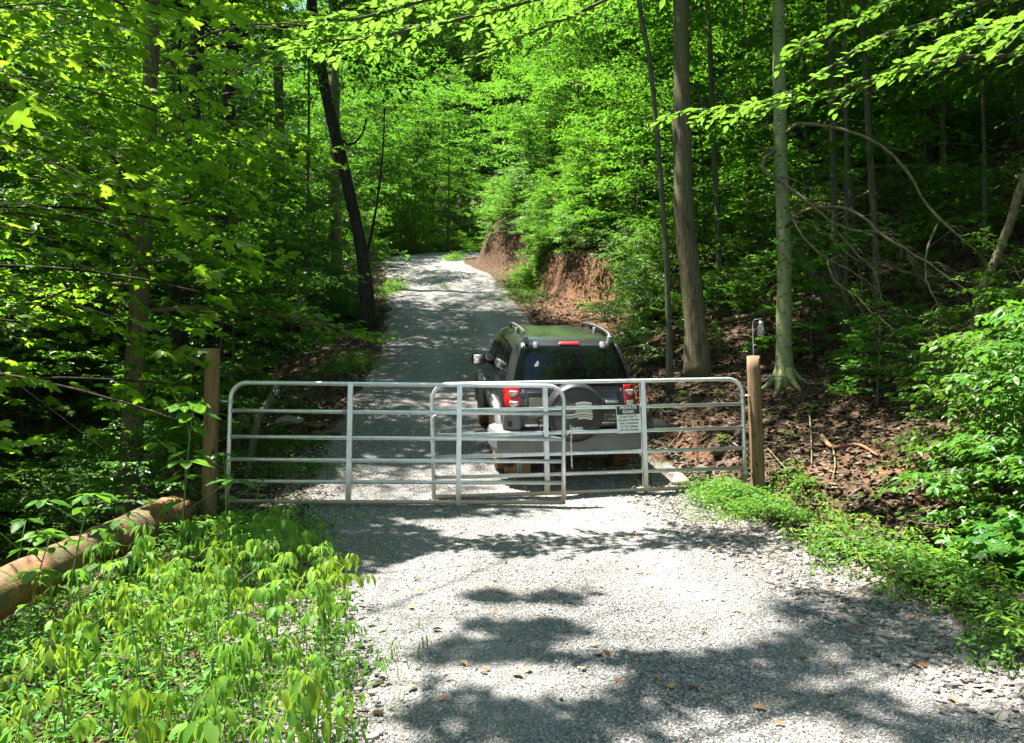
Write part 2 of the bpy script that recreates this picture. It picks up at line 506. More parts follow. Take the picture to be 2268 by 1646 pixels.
def log_mat():
    m, t, b, o = new_mat('log_wood')
    n = noise(t, 1.2, 7, 0.65, mapping(t, (3, 16, 16)), 0.8)
    n2 = noise(t, 2.6, 5, 0.6, mapping(t))
    r = ramp(t, n.outputs[0], [(0.34, (0.07, 0.03, 0.014)), (0.5, (0.25, 0.11, 0.05)), (0.75, (0.38, 0.19, 0.095))])
    f = ramp(t, n2.outputs[0], [(0.47, (0, 0, 0)), (0.6, (0.9, 0.9, 0.9))])
    col = mixc(t, f.outputs[0], r.outputs[0], (0.11, 0.10, 0.04))
    t.links.new(col, b.inputs['Base Color']); b.inputs['Roughness'].default_value = 0.85
    bump(t, n.outputs[0], 0.7, 0.02, b)
    return m
MAT['log'] = log_mat()
MAT['rot_wood'] = bark_mat('rot_wood', (0.05, 0.03, 0.014), (0.20, 0.12, 0.055), 10, 10, 0.8)
def jar_mat():
    m, t, b, o = new_mat('jar_glass')
    b.inputs['Base Color'].default_value = (0.9, 0.95, 0.95, 1)
    b.inputs['Roughness'].default_value = 0.05
    b.inputs['Transmission Weight'].default_value = 0.8
    return m
MAT['jar'] = jar_mat()
# ------------------------------------------------------------------ terrain
_ZR = np.array([(-30, -2.0), (-10, -0.7), (0, 0.0), (3.2, 0.20), (6, 0.44), (8.4, 0.63), (9.2, 0.75), (10.25, 0.95), (12.9, 1.53), (16, 2.35), (19, 3.35),
                (24, 5.15), (30, 7.25), (36, 9.1), (42, 10.7), (48, 11.9), (60, 14.2), (80, 18.5), (110, 26), (160, 40)])
_XL = np.array([(-30, -0.6), (0, -0.3), (3.2, -0.75), (4.5, -1.05), (6, -1.5), (8.4, -2.2), (10.3, -2.6), (14.5, -3.05), (19, -3.2), (24, -3.9), (30, -5.0), (34, -6.0), (38, -6.2), (42, -4.4), (48, -1.8), (56, 4), (70, 16), (160, 70)])
_XR = np.array([(-30, 4.0), (0, 3.2), (3.2, 2.55), (4.5, 2.35), (6, 2.1), (8.4, 1.75), (10.3, 1.65), (14.5, 1.55), (19, 0.95), (24, 0.2), (30, -0.8), (34, -2.1), (38, -2.0), (42, 0.0), (48, 2.6), (56, 8.5), (70, 20.5), (160, 75)])
_FOOT = np.array([(-30, 2.2), (0, 2.0), (6, 1.75), (8.4, 1.35), (9.5, 1.15), (11, 0.75), (13, 0.5), (16, 0.6), (18.5, 1.3), (20.5, 2.1), (23, 2.5), (25, 1.7), (27, 1.1), (30, 0.9), (33, 0.35), (36, 0.3), (42, 0.4), (60, 1), (160, 2)])
_CUT = np.array([(-30, 0.3), (6, 0.45), (9, 0.4), (12, 0.3), (14, 0.4), (16, 0.6), (20, 1.05), (24, 1.35), (27, 1.15), (30, 1.35), (33, 1.75), (37, 1.5), (44, 1.0), (60, 0.5), (160, 0.5)])
_DROP = np.array([(-30, 0.8), (0, 0.9), (6, 1.2), (10, 1.6), (16, 2.4), (24, 3.0), (30, 2.2), (34, 0.7), (40, 0.3), (60, 0.3), (160, 0)])
def ip(tab, y): return np.interp(y, tab[:, 0], tab[:, 1])
def sstep(a, b, x):
    t = np.clip((x - a) / (b - a), 0, 1)
    return t * t * (3 - 2 * t)
def road_z(y):
    # smoothed interpolation
    return (ip(_ZR, y - 0.6) + 2 * ip(_ZR, y) + ip(_ZR, y + 0.6)) / 4
def ex_l(y): return (ip(_XL, y - 0.8) + 2 * ip(_XL, y) + ip(_XL, y + 0.8)) / 4
def ex_r(y): return (ip(_XR, y - 0.8) + 2 * ip(_XR, y) + ip(_XR, y + 0.8)) / 4
def ground(x, y):
    x = np.asarray(x, float); y = np.asarray(y, float)
    z = road_z(y)
    sl_ = np.maximum(ex_l(y) - x, 0)
    sr = np.maximum(x - ex_r(y), 0)
    # left: narrow verge, slope into the hollow, hollow floor, far rise
    D = ip(_DROP, y)
    wv = 1.15 + 0.3 * fbm(y * 0.3, y * 0 + 3.3, 5, 2)
    left = -0.07 * np.minimum(sl_, wv) - D * sstep(0, 1, (sl_ - wv) / (1.2 + D * 1.25)) + 0.10 * np.maximum(sl_ - 7, 0) + 0.12 * np.maximum(sl_ - 16, 0)
    # right: verge, ditch, cut, hillside
    w_ = ip(_FOOT, y) + 0.35 * fbm(y * 0.55, y * 0 + 1.7, 9, 3)
    w_ = np.maximum(w_, 0.15)
    ditch_d = np.interp(y, [0, 5, 9, 11, 14, 160], [0.55, 0.5, 0.32, 0.12, 0.03, 0.03])
    tt = np.clip(sr / w_, 0, 1)
    berm = 0.10 * np.exp(-((tt - 0.42) / 0.2) ** 2) * np.interp(y, [0, 8, 10], [1, 1, 0])
    ditch = -ditch_d * sstep(0.62, 0.97, tt)
    c = ip(_CUT, y)
    up = np.maximum(sr - w_, 0)
    rise = c * sstep(0, 1, up / (0.25 + c * 0.32)) + (0.34 + 0.10 * sstep(14, 19, y)) * np.maximum(up - 0.3, 0) - 0.002 * np.minimum(np.maximum(up - 6, 0), 25) ** 2 * 0.5
    right = 0.02 * np.minimum(sr, w_) + berm + ditch + rise
    off = np.maximum(sl_, sr)
    nz = fbm(x * 0.7, y * 0.7, 1, 4) * 0.14 * sstep(0.3, 2.0, off) + fbm(x * 0.12, y * 0.12, 2, 3) * 0.6 * sstep(2.5, 9, off)
    # ruts on the road
    mid = (ex_l(y) + ex_r(y)) / 2
    rut = -0.025 * (np.exp(-((x - mid - 0.8) / 0.28) ** 2) + np.exp(-((x - mid + 0.8) / 0.28) ** 2)) * sstep(6, 10, y)
    nr = 0.03 * fbm(x * 0.8, y * 0.6, 4, 3)
    # ledges on the raw cut
    onc = sstep(0.02, 0.3, up) * (1 - sstep(0.6, 1.0, up / (0.3 + c * 0.4)))
    cut_n = onc * (0.26 * fbm(x * 1.6, y * 3.4, 7, 4))
    return z + np.where(sl_ > 0, left, right) + nz + rut + nr + cut_n
def hz(x, y): return float(ground(np.array([x]), np.array([y]))[0])

def axis(stops):
    """stops: list of (start, step) ending with (end, None)"""
    out = []
    for (a, s), (b, _) in zip(stops[:-1], stops[1:]):
        out.append(np.arange(a, b, s))
    out.append([stops[-1][0]])
    return np.concatenate(out)
gx = axis([(-95, 3), (-35, 1), (-12, 0.35), (-6.5, 0.14), (6.5, 0.35), (14, 1), (40, 3), (110, None)])
gy = axis([(-14, 1), (0, 0.25), (3, 0.13), (14, 0.2), (38, 0.5), (60, 2), (160, None)])
X, Y = np.meshgrid(gx, gy)
Z = ground(X, Y)
inside = np.minimum(X - ex_l(Y), ex_r(Y) - X)
Zt = Z - 0.07 * sstep(0.2, 0.5, inside)
nxg, nyg = len(gx), len(gy)
idx = np.arange(nxg * nyg).reshape(nyg, nxg)
quads = np.stack((idx[:-1, :-1], idx[:-1, 1:], idx[1:, 1:], idx[1:, :-1]), -1).reshape(-1, 4)
terrain = MB().add(np.stack((X, Y, Zt), -1).reshape(-1, 3), quads).build('ground', MAT['soil'])
tag(terrain, kind='structure', label='brown leaf littered forest floor with red clay cut banks')
# where the soil is raw clay / shaly verge
sr = np.maximum(X - ex_r(Y), 0); w_ = ip(_FOOT, Y) + 0.35 * fbm(Y * 0.55, Y * 0 + 1.7, 9, 3)
up = sr - np.maximum(w_, 0.15); cc = ip(_CUT, Y)
clay = sstep(-0.25, 0.1, up) * (1 - sstep(0.5, 0.95, up / (0.3 + cc * 0.42))) * np.interp(Y, [9, 11, 14, 18, 27, 29], [0.1, 0.4, 0.6, 0.8, 0.7, 0.15])
clay *= np.clip(0.85 + 0.9 * fbm(X * 1.1, Y * 1.1, 21, 3), 0, 1)
clay = np.maximum(clay, 0.8 * np.clip((fbm(X * 0.9, Y * 0.9, 31, 3) - 0.22) * 4, 0, 1) * (Y < 12) * (sr > 0.8) * (sr < 4))
clay = np.maximum(clay, 0.55 * sstep(17.5, 19, Y) * (1 - sstep(24, 26, Y)) * sstep(0.2, 0.8, sr) * (up < 0.2))
shale = np.clip(1.4 - sr / 1.0, 0, 1) * (sr > 0) * (Y < 10.5) + np.clip(1.3 - np.maximum(ex_l(Y) - X, 0) / 0.75, 0, 1) * (X < ex_l(Y)) * (Y < 8)
shale = np.clip(shale + 0.5 * fbm(X * 2, Y * 2, 41, 3), 0, 1) * (shale > 0)
for nm, arr in (('clay', clay), ('shale', shale)):
    a = terrain.data.attributes.new(nm, 'FLOAT', 'POINT')
    a.data.foreach_set('value', arr.ravel().astype(np.float32))

# road: a gravel sheet whose ragged edges dive under the soil
ys = axis([(-12, 0.5), (1.5, 0.09), (12, 0.14), (30, 0.25), (60, None)])
us = np.linspace(-0.045, 1.045, 62)
U, YY = np.meshgrid(us, ys)
L_, R_ = ex_l(YY), ex_r(YY)
wob = lambda y, s: 0.14 * fbm(y * 1.3, y * 0 + s, 51 + s, 4)
XX = L_ + U * (R_ - L_) + wob(YY, 1) * (1 - U) + wob(YY, 2) * U
edge = np.minimum(U, 1 - U) * (R_ - L_)
ZZ = ground(XX, YY) + 0.018 - 0.07 * (1 - sstep(-0.2, 0.16, edge + 0.12 * fbm(XX * 3, YY * 3, 61, 3)))
i2 = np.arange(U.size).reshape(U.shape)
q2 = np.stack((i2[:-1, :-1], i2[:-1, 1:], i2[1:, 1:], i2[1:, :-1]), -1).reshape(-1, 4)
road = MB().add(np.stack((XX, YY, ZZ), -1).reshape(-1, 3), q2).build('gravel_road', MAT['gravel'])
midr = (L_ + R_) / 2
trk_ = (np.exp(-((XX - midr - 0.8 - 0.1 * fbm(YY * 0.4, YY * 0, 3, 2)) / 0.3) ** 2) + np.exp(-((XX - midr + 0.8 + 0.1 * fbm(YY * 0.4, YY * 0, 8, 2)) / 0.3) ** 2)) * (0.55 + 0.6 * fbm(XX * 1.4, YY * 0.5, 81, 3))
fin = np.clip(0.4 * trk_ + 0.55 * np.clip(fbm(XX * 0.9, YY * 0.7, 83, 4) + 0.1, 0, 1), 0, 1)
a_ = road.data.attributes.new('fines', 'FLOAT', 'POINT'); a_.data.foreach_set('value', fin.ravel().astype(np.float32))
edg = 0.75 * (1 - sstep(-0.1, 0.6, edge + 0.5 * fbm(XX * 1.3, YY * 1.3, 85, 3)))
a_ = road.data.attributes.new('edge_dirt', 'FLOAT', 'POINT'); a_.data.foreach_set('value', edg.ravel().astype(np.float32))
tag(road, kind='structure', label='pale crushed gravel road climbing and bending into the woods')

# loose crushed stone
rng = np.random.default_rng(5)
OCT = np.array([(1, 0, 0), (-1, 0, 0), (0, 1, 0), (0, -1, 0), (0, 0, 1), (0, 0, -1)], float)
OCTF = np.array([(0, 2, 4), (2, 1, 4), (1, 3, 4), (3, 0, 4), (2, 0, 5), (1, 2, 5), (3, 1, 5), (0, 3, 5)])
def rot_mats(n, rng, tilt=math.pi):
    a = rng.uniform(0, 2 * np.pi, n); b = rng.normal(0, tilt, n); c = rng.normal(0, tilt, n)
    ca, sa, cb, sb, cg, sg = np.cos(a), np.sin(a), np.cos(b), np.sin(b), np.cos(c), np.sin(c)
    R = np.empty((n, 3, 3))
    R[:, 0, 0] = ca * cb; R[:, 0, 1] = ca * sb * sg - sa * cg; R[:, 0, 2] = ca * sb * cg + sa * sg
    R[:, 1, 0] = sa * cb; R[:, 1, 1] = sa * sb * sg + ca * cg; R[:, 1, 2] = sa * sb * cg - ca * sg
    R[:, 2, 0] = -sb; R[:, 2, 1] = cb * sg; R[:, 2, 2] = cb * cg
    return R
def scatter(pos, scl, R, V, F):
    """instances of template V,F joined: pos (n,3) scl (n,3)"""
    n, k = len(pos), len(V)
    v = np.einsum('nij,nkj->nki', R, V[None] * scl[:, None, :]) + pos[:, None, :]
    f = (F[None] + (np.arange(n) * k)[:, None, None]).reshape(-1, F.shape[1])
    return v.reshape(-1, 3), f
def road_points(n, y0, y1, pw, rng, m=0.0):
    y = y0 + (y1 - y0) * rng.random(n) ** pw
    u = rng.random(n)
    l, r = ex_l(y) - m, ex_r(y) + m
    return l + u * (r - l), y
n = 105000
x, y = road_points(n, 2.7, 13, 1.55, rng, 0.35)
kf = rng.random(n) > 0.75 * np.clip(fbm(x * 0.9, y * 0.7, 83, 4) + 0.1, 0, 1) * 1.6
x, y = x[kf], y[kf]; n = len(x)
s = rng.uniform(0.003, 0.0074, n) * (1 + 0.9 * (rng.random(n) < 0.04)) * (1 + 0.05 * y)
pos = np.stack((x, y, ground(x, y) + 0.018 + s * 0.25), -1)
pos[:, 2] -= 0.012 * (1 - sstep(-0.05, 0.2, np.minimum(x - ex_l(y), ex_r(y) - x)))
scl = np.stack((s * rng.uniform(0.8, 1.4, n), s * rng.uniform(0.7, 1.2, n), s * rng.uniform(0.5, 0.9, n)), -1)
v, f = scatter(pos, scl, rot_mats(n, rng, 0.5), OCT, OCTF)
g = MB().add(v, f).build('loose_gravel', MAT['pebble'], smooth=False)
tag(g, 'loose grey crushed stone covering the gravel road', 'gravel', kind='stuff')
# flat shale pieces on both verges
SH = np.array([(1, 0.2, 1), (0.5, 0.9, 1), (-0.5, 0.8, 1), (-1, -0.1, 1), (-0.4, -0.85, 1), (0.6, -0.7, 1),
               (1.1, 0.2, -1), (0.55, 1, -1), (-0.55, 0.9, -1), (-1.1, -0.1, -1), (-0.45, -0.95, -1), (0.65, -0.8, -1)])
def verge_pts(n, rng):
    xs, ys_ = [], []
    y = 3.0 + 6.5 * rng.random(n) ** 1.3
    side = rng.random(n) < 0.62
    d = np.abs(rng.normal(0, 0.62, n)) - 0.42 * rng.random(n)
    x = np.where(side, ex_r(y) + d * 1.25, ex_l(y) - d * 0.85)
    return x, y
n = 6500
x, y = verge_pts(n, rng)
s = 0.007 + 0.023 * rng.random(n) ** 1.6
pos = np.stack((x, y, ground(x, y) + 0.006 + 0.02 * sstep(-0.02, 0.1, np.minimum(x - ex_l(y), ex_r(y) - x))), -1)
scl = np.stack((s * rng.uniform(0.8, 1.5, n), s * rng.uniform(0.6, 1.0, n), s * rng.uniform(0.12, 0.3, n)), -1)
R = rot_mats(n, rng, 0.22)
k = len(SH)
v = np.einsum('nij,nkj->nki', R, SH[None] * scl[:, None, :]) + pos[:, None, :]
mb = MB()
off = (np.arange(n) * k)[:, None]
mb.add(v.reshape(-1, 3), np.arange(6)[None] + off)
side = np.array([(i, (i + 1) % 6, (i + 1) % 6 + 6, i + 6) for i in range(6)])[:, ::-1]
mb2 = (side[None] + off[:, :, None]).reshape(-1, 4)
mb.loops.append(mb2.ravel().astype(np.int32)); mb.tot.append(np.full(len(mb2), 4, np.int32)); mb.mi.append(np.zeros(len(mb2), np.int32))
g = mb.build('shale_rubble', MAT['shale'], smooth=False)
tag(g, 'flat grey shale rubble along both road verges', 'rubble', kind='stuff')

# leaf litter on the forest floor
def litter(name, n, fn, label, s0=0.025, s1=0.06, mat='litter', lift=0.010, tilt=0.30):
    x, y = fn(n)
    s = s0 + (s1 - s0) * rng.random(len(x)) ** 1.8 * 1.2
    pos = np.stack((x, y, ground(x, y) + lift * rng.uniform(0.3, 1.6, len(x))), -1)
    V = np.array([(-1, 0, 0.1), (-0.15, 0.55, 0.28), (1, 0, 0.12), (0.1, -0.55, 0.25), (0, 0, 0)], float)
    F = np.array([(0, 4, 1), (1, 4, 2), (2, 4, 3), (3, 4, 0)])
    v, f = scatter(pos, np.stack((s, s, s), -1), rot_mats(len(x), rng, tilt), V, F)
    return tag(MB().add(v, f).build(name, MAT[mat], smooth=False), label, 'leaf litter', kind='stuff')
def slope_pts(n):
    y = 4.5 + 24 * rng.random(n) ** 1.6
    d = 0.15 + 0.35 * (y < 11) + rng.random(n) ** 1.5 * (3 + 0.45 * y)
    return ex_r(y) + d, y
def left_pts(n):
    y = 7.0 + 20 * rng.random(n) ** 1.4
    d = 0.05 + rng.random(n) ** 1.3 * 5
    return ex_l(y) - d, y
litter('leaf_litter', 52000, slope_pts, 'brown fallen leaves carpeting the hillside right of the road', 0.020, 0.055)
litter('leaf_litter', 13000, left_pts, 'brown fallen leaves on the bank left of the road', 0.025, 0.055)

# twigs on the forest floor
x, y = slope_pts(1500); x2, y2 = left_pts(500)
x, y = np.concatenate((x, x2)), np.concatenate((y, y2))
n = len(x)
L = rng.uniform(0.08, 0.5, n); r_ = rng.uniform(0.002, 0.007, n)
TW = np.array([(-1, 0.6, -0.6), (-1, -0.6, -0.6), (-1, 0, 1), (0, 3.6, 0.4), (0, 2.4, 0.4), (0, 3, 2), (1, 0.4, -0.3), (1, -0.4, -0.3), (1, 0, 0.6)], float)
TF = np.array([(0, 1, 4, 3), (1, 2, 5, 4), (2, 0, 3, 5), (3, 4, 7, 6), (4, 5, 8, 7), (5, 3, 6, 8)])
v, f = scatter(np.stack((x, y, ground(x, y) + 0.015), -1), np.stack((L / 2, r_ * 2, r_), -1), rot_mats(n, rng, 0.18), TW, TF)
tag(MB().add(v, f).build('fallen_twigs', MAT['branch_dead'], smooth=False), 'thin dead twigs strewn through the leaf litter', 'twigs', kind='stuff')
# ------------------------------------------------------------------ gate posts and gates
def post(name, px_top, px_base, d, py_top, dia, label):
    a = unproject(*px_base, d); b = unproject(px_top, py_top, d)
    g = hz(a[0], a[1])
    a[2] = g
    o = empty(name, a)
    n = 18
    pts = np.linspace(a - np.array((0, 0, 0.3)) * 1, b, 14) - a
    th = np.arange(24)
    rg = 1 + 0.02 * np.random.default_rng(3).normal(size=(14, 24))
    r = np.full(14, dia / 2); r[-1] *= 0.965
    tube(pts, r, 24, rough=rg).build('post_shaft', MAT['post'], o)
    # sawn top
    top = pts[-1]
    lathe([(0.001, 0.004), (dia * 0.3, 0.004), (dia * 0.46, 0.001), (dia * 0.47, -0.01)], 20).build('post_top', MAT['post'], o).location = top
    tag(o, label, 'gate post', 'wooden gate posts')
    return o, a, b
postL = post('gate_post', 471, (462, 1175), 8.25, 773, 0.152, 'round brown timber gate post rising behind the mossy log')
postR = post('gate_post', 1668, (1682, 1105), 9.22, 789, 0.158, 'round tan timber gate post below the pale spotted tree')

FR = [0, 0.168, 0.351, 0.542, 0.763, 1.0]
def gate(A, B, h, lean_a, lean_b, stays, label, hinge_at_a):
    """A, B: bottom corners; local frame: x along, z up"""
    A, B = np.asarray(A, float), np.asarray(B, float)
    o = empty('tube_gate', A)
    ax = B - A; Lx = np.linalg.norm(ax); ax /= Lx
    upv = np.array((0, 0, 1.0)); nrm = np.cross(ax, upv); nrm /= np.linalg.norm(nrm); upv = np.cross(nrm, ax)
    M = Matrix([[ax[i], -nrm[i], upv[i]] for i in range(3)]).to_4x4()
    o.matrix_world = Matrix.Translation(A) @ M
    r = 0.0230
    c = 0.17
    # bent outer tube with crimped bends
    path = [(0, 0, -0.02), (0, 0, h * 0.4), (0, 0, h - c)]
    for k in range(1, 9):
        a = math.pi / 2 * k / 9; path.append((c - c * math.cos(a), 0, h - c + c * math.sin(a)))
    path += [(c, 0, h), (Lx * 0.33, 0, h), (Lx * 0.66, 0, h), (Lx - c, 0, h)]
    for k in range(1, 9):
        a = math.pi / 2 * k / 9; path.append((Lx - c + c * math.sin(a), 0, h - c + c * math.cos(a)))
    path += [(Lx, 0, h - c), (Lx, 0, h * 0.4), (Lx, 0, -0.02)]
    tube(path, r, 12).build('outer_tube', MAT['galv'], o)
    # crimps on the inside of the bends
    for sx in (0, 1):
        for k in range(9):
            a = math.pi / 2 * (k + 0.5) / 9
            cx = c - (c - r) * math.cos(a); cz = h - c + (c - r) * math.sin(a)
            if sx: cx = Lx - cx
            mb = MB(); lathe([(0.0005, -0.005), (0.011, -0.003), (0.011, 0.003), (0.0005, 0.005)], 8, mb)
            q = mb.build('crimp', MAT['galv'], o)
            q.location = (cx, 0, cz); q.rotation_euler = (0, (a if not sx else -a), 0)
    for fr in FR[:-1]:
        tube([(r * 0.7, 0, fr * h), (Lx * 0.3, 0, fr * h - 0.003), (Lx * 0.6, 0, fr * h - 0.003), (Lx - r * 0.7, 0, fr * h)], r * (0.93 if fr else 0.98), 12).build('rail', MAT['galv'], o)
    for s in stays:
        mb = MB()
        # folded channel brace on the face of the rails
        box(mb, (s * Lx - 0.026, -0.031, -0.015), (s * Lx - 0.021, 0.027, h + 0.012))
        box(mb, (s * Lx + 0.021, -0.031, -0.015), (s * Lx + 0.026, 0.027, h + 0.012))
        box(mb, (s * Lx - 0.021, -0.031, -0.015), (s * Lx + 0.021, -0.0265, h + 0.012))
        mb.build('brace', MAT['galv'], o, smooth=False)
    hx = -1 if hinge_at_a else 1
    x0 = 0 if hinge_at_a else Lx
    for z in (0.15, h * 0.84):
        mb = MB()
        lathe([(0.026, z - 0.02), (0.031, z - 0.02), (0.031, z + 0.02), (0.026, z + 0.02)], 14, mb)
        mb.v[-1] = mb.v[-1] + np.array((x0, 0, 0), np.float32)
        tube([(x0 + hx * 0.025, 0, z), (x0 + hx * 0.13, 0.005, z)], 0.009, 8, mb=mb)
        mb.build('hinge', MAT['galv'], o)
    tag(o, label, 'gate', 'pair of tubular steel gates')
    return o, Lx
zl = unproject(503, 1110, 8.30); zr_ = unproject(1248, 1113, 8.46)
gateL, LL = gate(zl, zr_, 1.262, 0, 0, (0.356, 0.683), 'galvanised tube gate hung on the post beside the mossy log', True)
zl2 = unproject(961, 1101, 8.74); zr2 = unproject(1652, 1076, 9.18)
gateR, LR = gate(zl2, zr2, 1.262, 0, 0, (0.353, 0.668), 'galvanised tube gate carrying the private road sign', False)

# sign on the far gate
GL = gateR.matrix_world.copy()
def text_mesh(body, size, bold=0.0, ext=0.0008, align='CENTER'):
    cu = bpy.data.curves.new('txt', 'FONT')
    cu.body = body; cu.size = size; cu.offset = bold; cu.extrude = ext
    cu.align_x = align; cu.align_y = 'CENTER'; cu.resolution_u = 3
    o = bpy.data.objects.new('txt', cu); COL.objects.link(o)
    bpy.context.view_layer.update()
    dg = bpy.context.evaluated_depsgraph_get()
    me = bpy.data.meshes.new_from_object(o.evaluated_get(dg))
    bpy.data.objects.remove(o); bpy.data.curves.remove(cu)
    return me
sc_ = unproject(1391, 928, 9.0)
lx = (GL.inverted() @ Vector(sc_))
W_, H_ = 0.283, 0.325
sg = empty('road_sign')
sg.matrix_world = GL @ Matrix.Translation((lx.x, -0.034, lx.z)) @ Matrix.Rotation(rad(-1.5), 4, 'Y')
mb = MB()
bm = bmesh.new()
bmesh.ops.create_grid(bm, x_segments=1, y_segments=1, size=0.5)
bmesh.ops.bevel(bm, geom=list(bm.verts), offset=0.04, segments=4, affect='VERTICES')
for vv in bm.verts:
    vv.co = Vector((vv.co.x * W_, 0, vv.co.y * H_))
ret = bmesh.ops.extrude_face_region(bm, geom=list(bm.faces))
for e in ret['geom']:
    if isinstance(e, bmesh.types.BMVert): e.co.y -= 0.002
bmesh.ops.recalc_face_normals(bm, faces=bm.faces)
add_bm(mb, bm); mb.build('sign_plate', MAT['sign_white'], sg, smooth=False)
mb = MB(); box(mb, (-W_ / 2 + 0.006, -0.0045, H_ * 0.16), (W_ / 2 - 0.006, -0.0022, H_ / 2 - 0.007)); mb.build('header_band', MAT['sign_black'], sg, smooth=False)
def put_text(body, size, bold, z, width, mat, name, parent, x=0, y=-0.0052, rz=0):
    me = text_mesh(body, size, bold)
    vs = np.empty(len(me.vertices) * 3, np.float32); me.vertices.foreach_get('co', vs)
    vs = vs.reshape(-1, 3)
    wd = np.ptp(vs[:, 0])
    k = width / wd
    vs[:, 0] *= k
    me.vertices.foreach_set('co', vs.ravel())
    me.materials.append(mat)
    o = put(name, me, parent)
    o.location = (x, y, z); o.rotation_euler = (rad(90), 0, rz)
    return o
put_text('PRIVATE', 0.050, 0.0016, H_ * 0.40, 0.20, MAT['sign_white'], 'lettering', sg)
put_text('ROAD', 0.050, 0.0016, H_ * 0.255, 0.135, MAT['sign_white'], 'lettering', sg)
for i, (t_, wd) in enumerate((('Access Only To', 0.215), ('Property Owners', 0.245), ('That Contribute', 0.22), ('To The Upkeep', 0.208), ('Of This Access', 0.215))):
    put_text(t_, 0.036, 0.0007, H_ * (0.085 - 0.118 * i), wd, MAT['sign_black'], 'lettering', sg, y=-0.0034)
for sx in (-1, 1):
    for sz in (-1, 1):
        mb = lathe([(0.0005, 0.0035), (0.004, 0.003), (0.005, 0)], 10); q = mb.build('bolt', MAT['chain'], sg)
        q.location = (sx * (W_ / 2 - 0.018), -0.0046, sz * (H_ / 2 - 0.02)); q.rotation_euler = (rad(90), 0, 0)
tag(sg, 'small black and white private road sign bolted to the gate rails', 'sign')

# chains
def chain(name, pts, label, link=0.036, rr=0.0035, lock=False):
    pts = np.asarray(pts, float)
    o = empty(name, pts[0])
    seg = np.linalg.norm(np.diff(pts, axis=0), axis=1); cum = np.concatenate(([0], np.cumsum(seg)))
    n = max(2, int(cum[-1] / (link * 0.72)))
    lp = []
    for k in range(14):
        a = 2 * math.pi * k / 14
        lp.append((0.42 * link * 0.42 * math.cos(a), 0, link * 0.5 * math.sin(a)))
    lp.append(lp[0])
    base = tube(lp, rr, 6, cap=False).mesh('chain_link', MAT['chain'])
    for i in range(n):
        s = cum[-1] * (i + 0.5) / n
        p = np.array([np.interp(s, cum, pts[:, k]) for k in range(3)])
        p2 = np.array([np.interp(min(s + 0.01, cum[-1]), cum, pts[:, k]) for k in range(3)])
        p1 = np.array([np.interp(max(s - 0.01, 0), cum, pts[:, k]) for k in range(3)])
        d = Vector(p2 - p1).normalized()
        q = d.to_track_quat('Z', 'X') @ Euler((0, 0, rad(90) * (i % 2))).to_quaternion()
        e = put('link', base, o)
        e.location = Vector(p - pts[0]); e.rotation_mode = 'QUATERNION'; e.rotation_quaternion = q
    if lock:
        mb = MB(); box(mb, (-0.02, -0.01, -0.05), (0.02, 0.01, -0.01), bevel=0.004); b_ = mb.build('padlock_body', MAT['chain'], o)
        b_.location = Vector(pts[-1] - pts[0])
        sh = [(-0.013, 0, -0.012), (-0.013, 0, 0.012), (-0.009, 0, 0.022), (0, 0, 0.026), (0.009, 0, 0.022), (0.013, 0, 0.012), (0.013, 0, -0.012)]
        tube(sh, 0.0035, 6).build('shackle', MAT['chain'], b_)
    tag(o, label, 'chain')
    return o
c1 = [unproject(1222, 968, 8.38), unproject(1244, 971, 8.40), unproject(1258, 962, 8.44), unproject(1263, 957, 8.50), unproject(1266, 962, 8.52)]
c1 += [unproject(1265, 980, 8.54), unproject(1267, 1037, 8.54)]
chain('gate_chain', c1, 'steel chain dangling from the rounded end of the near gate')
c2 = [unproject(970, 915, 8.68), unproject(958, 925, 8.66), unproject(960, 942, 8.66), unproject(969, 951, 8.66), unproject(971, 955, 8.66)]
chain('gate_chain', c2, 'short chain and padlock looped round the end upright of the far gate', lock=True)
# wire wound round a rail of the near gate
o = empty('wire_binding', gateL.location)
o.matrix_world = gateL.matrix_world.copy()
sp = []
for k in range(80):
    a = k / 80 * 2 * math.pi * 7
    sp.append((0.356 * LL - 0.082 + 0.05 * k / 80, 0.0285 * math.cos(a), FR[4] * 1.262 + 0.0285 * math.sin(a)))
tube(sp, 0.0022, 5).build('wire_coil', MAT['wire'], o)
tube([sp[-1], (0.356 * LL - 0.04, -0.03, FR[4] * 1.262 - 0.05), (0.356 * LL - 0.036, -0.03, FR[4] * 1.262 - 0.075)], 0.0022, 5).build('wire_tail', MAT['wire'], o)
tag(o, 'silver fence wire wound tightly round a gate rail beside its brace', 'wire')
o = empty('cable_tie', unproject(1203, 952, 8.6))
tube(np.array([unproject(1196, 945, 8.37), unproject(1201, 956, 8.36), unproject(1206, 972, 8.37)]) - np.array(o.location), 0.003, 6).build('strap', MAT['black_plastic'], o)
tube(np.array([unproject(1201, 956, 8.36), unproject(1192, 952, 8.38), unproject(1184, 957, 8.38)]) - np.array(o.location), 0.0025, 6).build('loose_end', MAT['black_plastic'], o)
tag(o, 'black cable tie binding the two gates together', 'cable tie')

